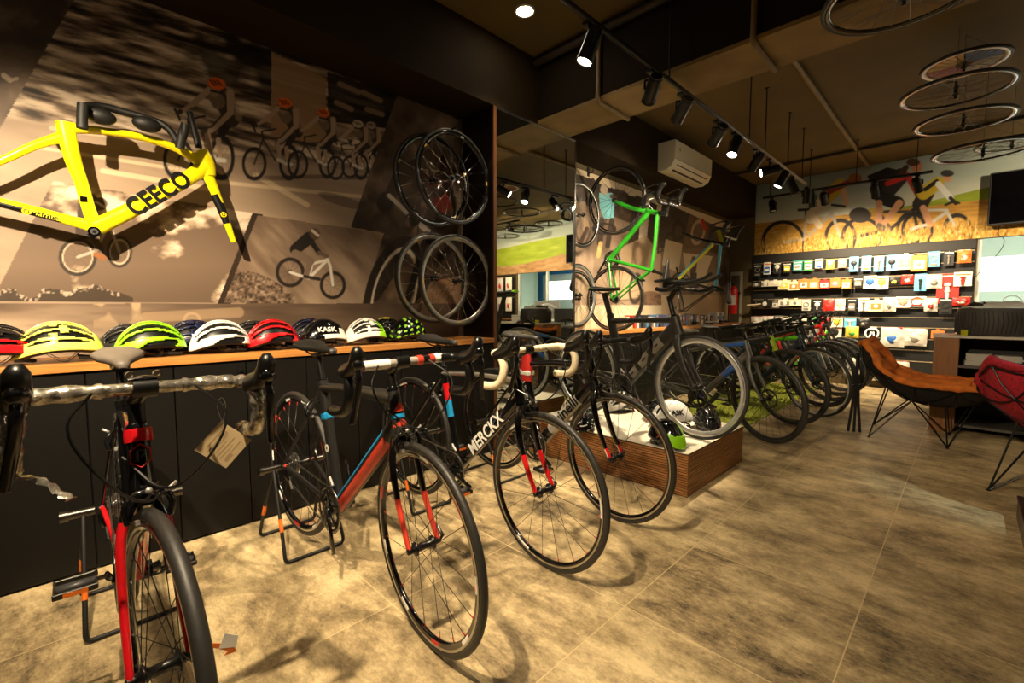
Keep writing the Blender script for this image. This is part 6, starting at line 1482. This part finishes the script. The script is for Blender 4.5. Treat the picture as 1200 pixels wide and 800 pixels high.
# back room: blue arch, posters, bright panel
barch = mat('blue_arch_paint', (30,110,170), .5); t = thing('blue_arch', 'blue arched panel in the bright room behind the glass', 'panel', (2.4, 9.3, 0))
f = MB(); f.box((-.75,-.05,0), (-.62,.05,2.0), barch); f.box((.62,-.05,0), (.75,.05,2.0), barch); f.box((-.75,-.05,2.0), (.75,.05,2.15), barch); f.build('frame', t); MB().box((-.62,.0,0),(.62,.03,2.0), mat('pale_panel', (215,222,220), .6)).build('panel', t)
t = thing('glowing_white_panel', 'white panel with an added glow behind the glass, right of the pegboard', 'panel', (1.06, 8.40, 0))
zl0, zl1 = at(1160, 341, y=8.40).z, at(1160, 301, y=8.40).z; MB().box((-1.0,0,zl0), (1.0,.04,zl1), mat('white_panel_added_glow', (240,240,232), .5, var=0, emit=(1,.98,.90), es=2.6)).build('panel', t); f = MB(); f.box((-1.0,.0,0),(-.95,.03,.75), wfm); f.box((.85,.0,0),(.9,.03,.75), wfm); f.build('leg', t)  # panel's own emission is added to make it read bright white
# dark box, bottom right
bx = mat('dark_cherry_box', (40,20,12), .3, var=.2, scale=6)
q = at(1186, 578, z=.20); 
t = thing('wooden_display_box', 'dark cherry wood box on the floor at the right edge', 'box', (.50, 3.2, 0)); f = MB(); f.box((-.27,-.36,0),(.4,.36,.10), bx, bev=.004); f.build('box', t); f = MB(); f.box((-.274,-.364,.10),(.404,.364,.115), bx, bev=.002); f.build('lid', t)
# ---------------------------------------------------------------- ceiling: tracks, spots, pipes
TX, TZ = -1.40, 2.53
trk = mat('track_black', (10,10,9), .4, .1)
def glow(name, col, s): return mat(name, (255,240,210), .5, var=0, emit=col, es=s)
warm = (1., .79, .51); hot = glow('lit_lamp_lens', (1,.86,.64), 60); dimm = mat('unlit_lamp_lens', (60,52,40), .2, .5)
L_ = []
def track(label, a, b, rods):
    t = thing('light_track', label, 'light track', a); d = b-a
    q = MB(); q.loft([V((0,0,0)), d], .018, .014, trk, 4, sq=1); sd = d.normalized().cross(V((0,0,1))); 
    q.build('rail', t, auto=False)
    q = MB(); q.tube([sd*.009+V((0,0,-.016)), d+sd*.009+V((0,0,-.016))], .002, steel_dk, 4); q.tube([-sd*.009+V((0,0,-.016)), d-sd*.009+V((0,0,-.016))], .002, steel_dk, 4); q.build('conductor', t)
    for f in rods:
        p = d*f; q = MB(); q.tube([p+V((0,0,.012)), V((p.x, p.y, CZ-a.z-.004))], .005, trk, 6); q.rev([(0,0),(.02,0),(.02,-.008),(0,-.008)], trk, 12, 'Z', c=(p.x,p.y,CZ-a.z), closed=False); q.build('drop_rod', t)
    return t
def spot(label, p, aim, on, energy=60, cone=62, size=.055, blend=.6):
    """p = mount on the track; head hangs below and points along aim"""
    t = thing('track_spotlight', label, 'spotlight', p); c = V((0,0,-.115)); d = V(aim).normalized()
    q = MB(); q.box((-.02,-.045,-.03), (.02,.045,-.012), trk, bev=.003); q.cyl((0,0,-.03), (0,0,-.06), .008, trk, 10); q.build('adapter', t)
    q = MB(); sd = d.cross(V((0,0,1))); sd = sd.normalized() if sd.length > .01 else V((1,0,0))
    q.loft([c+sd*.045, c+sd*.046+V((0,0,.05)), c+V((0,0,.058)), c-sd*.046+V((0,0,.05)), c-sd*.045], .004, .008, trk, 8); q.build('yoke', t)
    q = MB(); q.cyl(c-d*.07, c+d*.07, .040, trk, 24); q.cyl(c-d*.085, c-d*.07, .034, trk, 24); q.rev([(.036,0),(.043,0),(.043,.012),(.036,.012)], trk, 24, 'Z', mtx=d.to_track_quat('Z','Y').to_matrix().to_4x4(), c=c+d*.066)
    q.build('head', t)
    q = MB(); q.cyl(c+d*.0705, c+d*.0725, .035, hot if on else dimm, 24); q.build('lens', t)
    if on:
        ld = bpy.data.lights.new('spot_beam', 'SPOT'); ld.energy = energy; ld.color = warm; ld.spot_size = math.radians(cone); ld.spot_blend = blend; ld.shadow_soft_size = size*.5
        lo = bpy.data.objects.new('spot_beam', ld); col.objects.link(lo); lo.parent = t; lo.matrix_local = M.Translation(c+d*.082) @ (-d).to_track_quat('Z','Y').to_matrix().to_4x4()
    return t
track('black lighting track running down the middle of the shop toward the pegboard', V((TX, .9, TZ)), V((TX, 6.15, TZ)), (.04, .36, .64, .72, .86, .97))
def ty(u):
    d = ray(u, 200); return CP.y+d.y*(TX-CP.x)/d.x
def trk_y(u, v):   # where the track crosses this picture column
    best = min((abs(prj((TX, y_/200, TZ))[0]-u), y_/200) for y_ in range(100, 1300)); return best[1]
heads = [(692, 1, (-.30,-.25,-1), 150, 'lit track spotlight hanging nearest the camera'), (765, 1, (-1.,.9,-.85), 70, 'second track spotlight from the camera, aimed at the far wall'), (800, 1, (-1.,.62,-.80), 130, 'third track spotlight from the camera, aimed at the wall beyond the mirror'),
         (842, 1, (-1,.75,-.75), 130, 'fourth track spotlight from the camera, aimed at the far wall'), (862, 1, (-.15,-.46,-1), 330, 'lit spotlight pointing down, fifth from the camera'), (902.5, 1, (-1,-.62,-.28), 60, 'angled lit spotlight aimed at the mirror wall'),
         (887, 1, (-.8,.2,-1.0), 130, 'spotlight aimed at the bike row, sixth from the camera'), (917, 1, (-.5,-.2,-1), 150, 'lit spotlight tilted slightly toward the wall'), (930, 0, (.4,.2,-1), 0, 'unlit spotlight near the far end of the track'), (946, 1, (-.1,.3,-1), 160, 'lit spotlight pointing down near the far end of the track'), (960, 0, (0,.5,-1), 0, 'unlit spotlight last on the long track')]
for u, on, aim, e_, lab in heads: spot(lab, V((TX, trk_y(u, 0), TZ-.014)), aim, on, e_, **(dict(cone=40, size=.12) if u == 862 else {}))
print('heads', [round(trk_y(h[0], 0), 2) for h in heads])
T2Y, T2Z = 6.85, 2.60
track('black lighting track running across in front of the golden field mural', V((-2.05, T2Y, T2Z)), V((-.36, T2Y, T2Z)), (.05, .32, .6, .92))
for x, on, aim, e_, lab in ((-1.93, 0, (.2,-.2,-1), 0, 'unlit spotlight at the left end of the cross track'), (-1.35, 1, (.0,1,-.88), 230, 'spotlight on the cross track aimed at the left half of the pegboard'), (-.85, 1, (.05,1,-1.15), 190, 'spotlight on the cross track aimed at the middle of the pegboard'), (-.48, 1, (.30,1,-1.2), 120, 'spotlight at the right end of the cross track aimed at the pegboard')):
    spot(lab, V((x, T2Y, T2Z-.014)), aim, on, e_, cone=100, blend=1.)
track('black track added over the right side to carry spotlights brightening the mirror view', V((.9, 6.2, 2.75)), V((3.2, 6.2, 2.75)), (.05, .5, .95))  # track and heads added to brighten the area reflected in the mirror
for x, aim, lab in ((1.15, (.0,1,-.15), 'added spotlight over the right side aimed at the green field'), (2.0, (.0,1,-.2), 'added spotlight over the right side aimed at the mural centre'), (2.9, (.0,1,-.2), 'added spotlight over the right side aimed at the mural end')):
    spot(lab, V((x, 6.2, 2.736)), aim, 1, 130, cone=110)
# unseen track and spotlights added behind and above the camera as fill light
track('unseen track added above and behind the camera to carry fill spotlights', V((-.9, -2.2, 2.75)), V((-.9, .4, 2.75)), (.1, .5, .9))
for y_, aim, e_, cn, lab in ((-1.9, (-.9,.72,-1.2), 50, 60, 'added fill spotlight behind the camera aimed at the left wall'), (-.75, (-2.,1.0,-1.68), 640, 54, 'added fill spotlight above the camera aimed at the helmets'), (-.1, (-.62,.75,-2.2), 270, 76, 'added fill spotlight above the camera aimed at the bike row'), (.3, (.12,.9,-1.5), 95, 80, 'added fill spotlight above the camera aimed at the open floor'), (-1.4, (1.0,6.9,-2.3), 420, 34, 'added fill spotlight behind the camera aimed at the service desk')):
    spot(lab, V((-.9, y_, 2.736)), aim, 1, e_, cone=cn, blend=.9)
# recessed downlight
q = at(615, 13, z=CZ-.002); t = thing('ceiling_downlight', 'round recessed downlight glowing in the front ceiling', 'downlight', q)
f = MB(); f.rev([(.055,-.004),(.07,-.004),(.07,.002),(.055,.002)], white, 32, 'Z'); f.build('trim_ring', t); f = MB(); f.rev([(0,-.003),(.055,-.003),(.055,.0),(0,.0)], hot, 32, 'Z', closed=False); f.build('lens', t)
ld = bpy.data.lights.new('downlight_beam', 'SPOT'); ld.energy = 90; ld.color = warm; ld.spot_size = math.radians(84); ld.spot_blend = .9; ld.shadow_soft_size = .05
lo = bpy.data.objects.new('downlight_beam', ld); col.objects.link(lo); lo.parent = t; lo.location = (0,0,-.012)
for k, (x, y_) in enumerate(((1.4, .6), (2.8, 3.9), (1.6, -1.6), (1.5, 5.4))):
    t = thing('ceiling_downlight', ['round recessed downlight right of the camera', 'round recessed downlight over the right side of the shop', 'round recessed downlight behind the camera', 'round recessed downlight over the service desk'][k], 'downlight', (x, y_, CZ-.002))
    f = MB(); f.rev([(.055,-.004),(.07,-.004),(.07,.002),(.055,.002)], white, 32, 'Z'); f.build('trim_ring', t); f = MB(); f.rev([(0,-.003),(.055,-.003),(.055,.0),(0,.0)], hot, 32, 'Z', closed=False); f.build('lens', t)
    lo = bpy.data.objects.new('downlight_beam', ld.copy()); lo.data.energy = (50, 60, 50, 60)[k]; col.objects.link(lo); lo.parent = t; lo.location = (0,0,-.012)
t = track('short unseen track added on the right to hold the cool spotlight', V((1.2, 3.3, 2.8)), V((1.2, 4.1, 2.8)), (.2, .8))
cw = warm; warm = (.80, 1., .98); spot('unseen cool spotlight added to make a pale patch on the floor', V((1.2, 3.7, 2.786)), (-1.12, .02, -2.7), 1, 95, cone=24, blend=1.); warm = cw  # unseen cool lamp added to lay a pale patch on the floor
# conduits on the beam and ceiling
pipe = mat('painted_conduit', (120,98,64), .6, var=.1); pdk = mat('dark_conduit', (44,34,22), .6)
for (u, v, lab) in ((702, 60, 'painted conduit pipe bending under the beam left of the track'), (884, 20, 'painted conduit pipe bending under the beam right of the track')):
    p = at(u, v, y=2.84); q = MB(); q.tube(smooth([(p.x, 2.835, CZ-.005), (p.x, 2.835, 2.66), (p.x, 2.825, 2.588), (p.x, 2.90, 2.580), (p.x, 3.25, 2.580)], 2), .016, pipe, 12); tag(q.build('conduit_pipe'), lab, 'pipe')
q = MB(); q.tube([(-1.09, 3.27, CZ-.025), (-1.09, YB-.01, CZ-.025)], .022, pipe, 12); tag(q.build('conduit_pipe'), 'straight pale conduit pipe running along the ceiling toward the field mural', 'pipe')
q = MB(); q.tube([(XA+.01, 7.15, CZ-.03), (XR, 7.15, CZ-.03)], .020, pdk, 10); tag(q.build('conduit_pipe'), 'dark pipe crossing the ceiling in front of the field mural', 'pipe')
q = MB(); q.tube([(XA+.01, 2.81, CZ-.05), (XR, 2.81, CZ-.05)], .028, pdk, 12); tag(q.build('conduit_pipe'), 'thick dark pipe along the top of the concrete beam', 'pipe')
q = MB(); p = at(552, 134, y=2.30); 
# small dark speaker on the end panel
t = thing('wall_sensor', 'small dark round sensor high on the dark end panel', 'sensor', (-2.82, 2.355, 2.40)); f = MB(); f.rev([(0,0),(.03,0),(.03,-.012),(.02,-.02),(0,-.02)], black, 20, 'Y', closed=False); f.build('body', t); f = MB(); f.cyl((0,-.021,0),(0,-.019,0),.009,steel_dk,12); f.build('eye', t)
# back room light: two ceiling fittings
cool = glow('cool_office_lens', (.90,1.,.88), 34)
for k, (x, y_) in enumerate(((.9, 9.5), (2.6, 9.7))):
    t = thing('ceiling_panel_light', ['left cool white ceiling panel light in the back room', 'right cool white ceiling panel light in the back room'][k], 'ceiling light', (x, y_, 2.49)); MB().box((-.32,-.32,-.01),(.32,.32,.008), white).build('frame', t); MB().box((-.3,-.3,-.014),(.3,.3,-.010), cool).build('diffuser', t)
# world: nearly black indoors
w = bpy.data.worlds.new('world'); sc.world = w; w.use_nodes = True; w.node_tree.nodes['Background'].inputs[0].default_value = (.10, .075, .045, 1); w.node_tree.nodes['Background'].inputs[1].default_value = .05
sc.view_settings.view_transform = 'Standard'; sc.view_settings.look = 'None'; sc.view_settings.gamma = 1; sc.view_settings.exposure = .42; sc.view_settings.use_curve_mapping = False
sc.cycles.max_bounces = 8; sc.cycles.diffuse_bounces = 4; sc.cycles.sample_clamp_indirect = 4
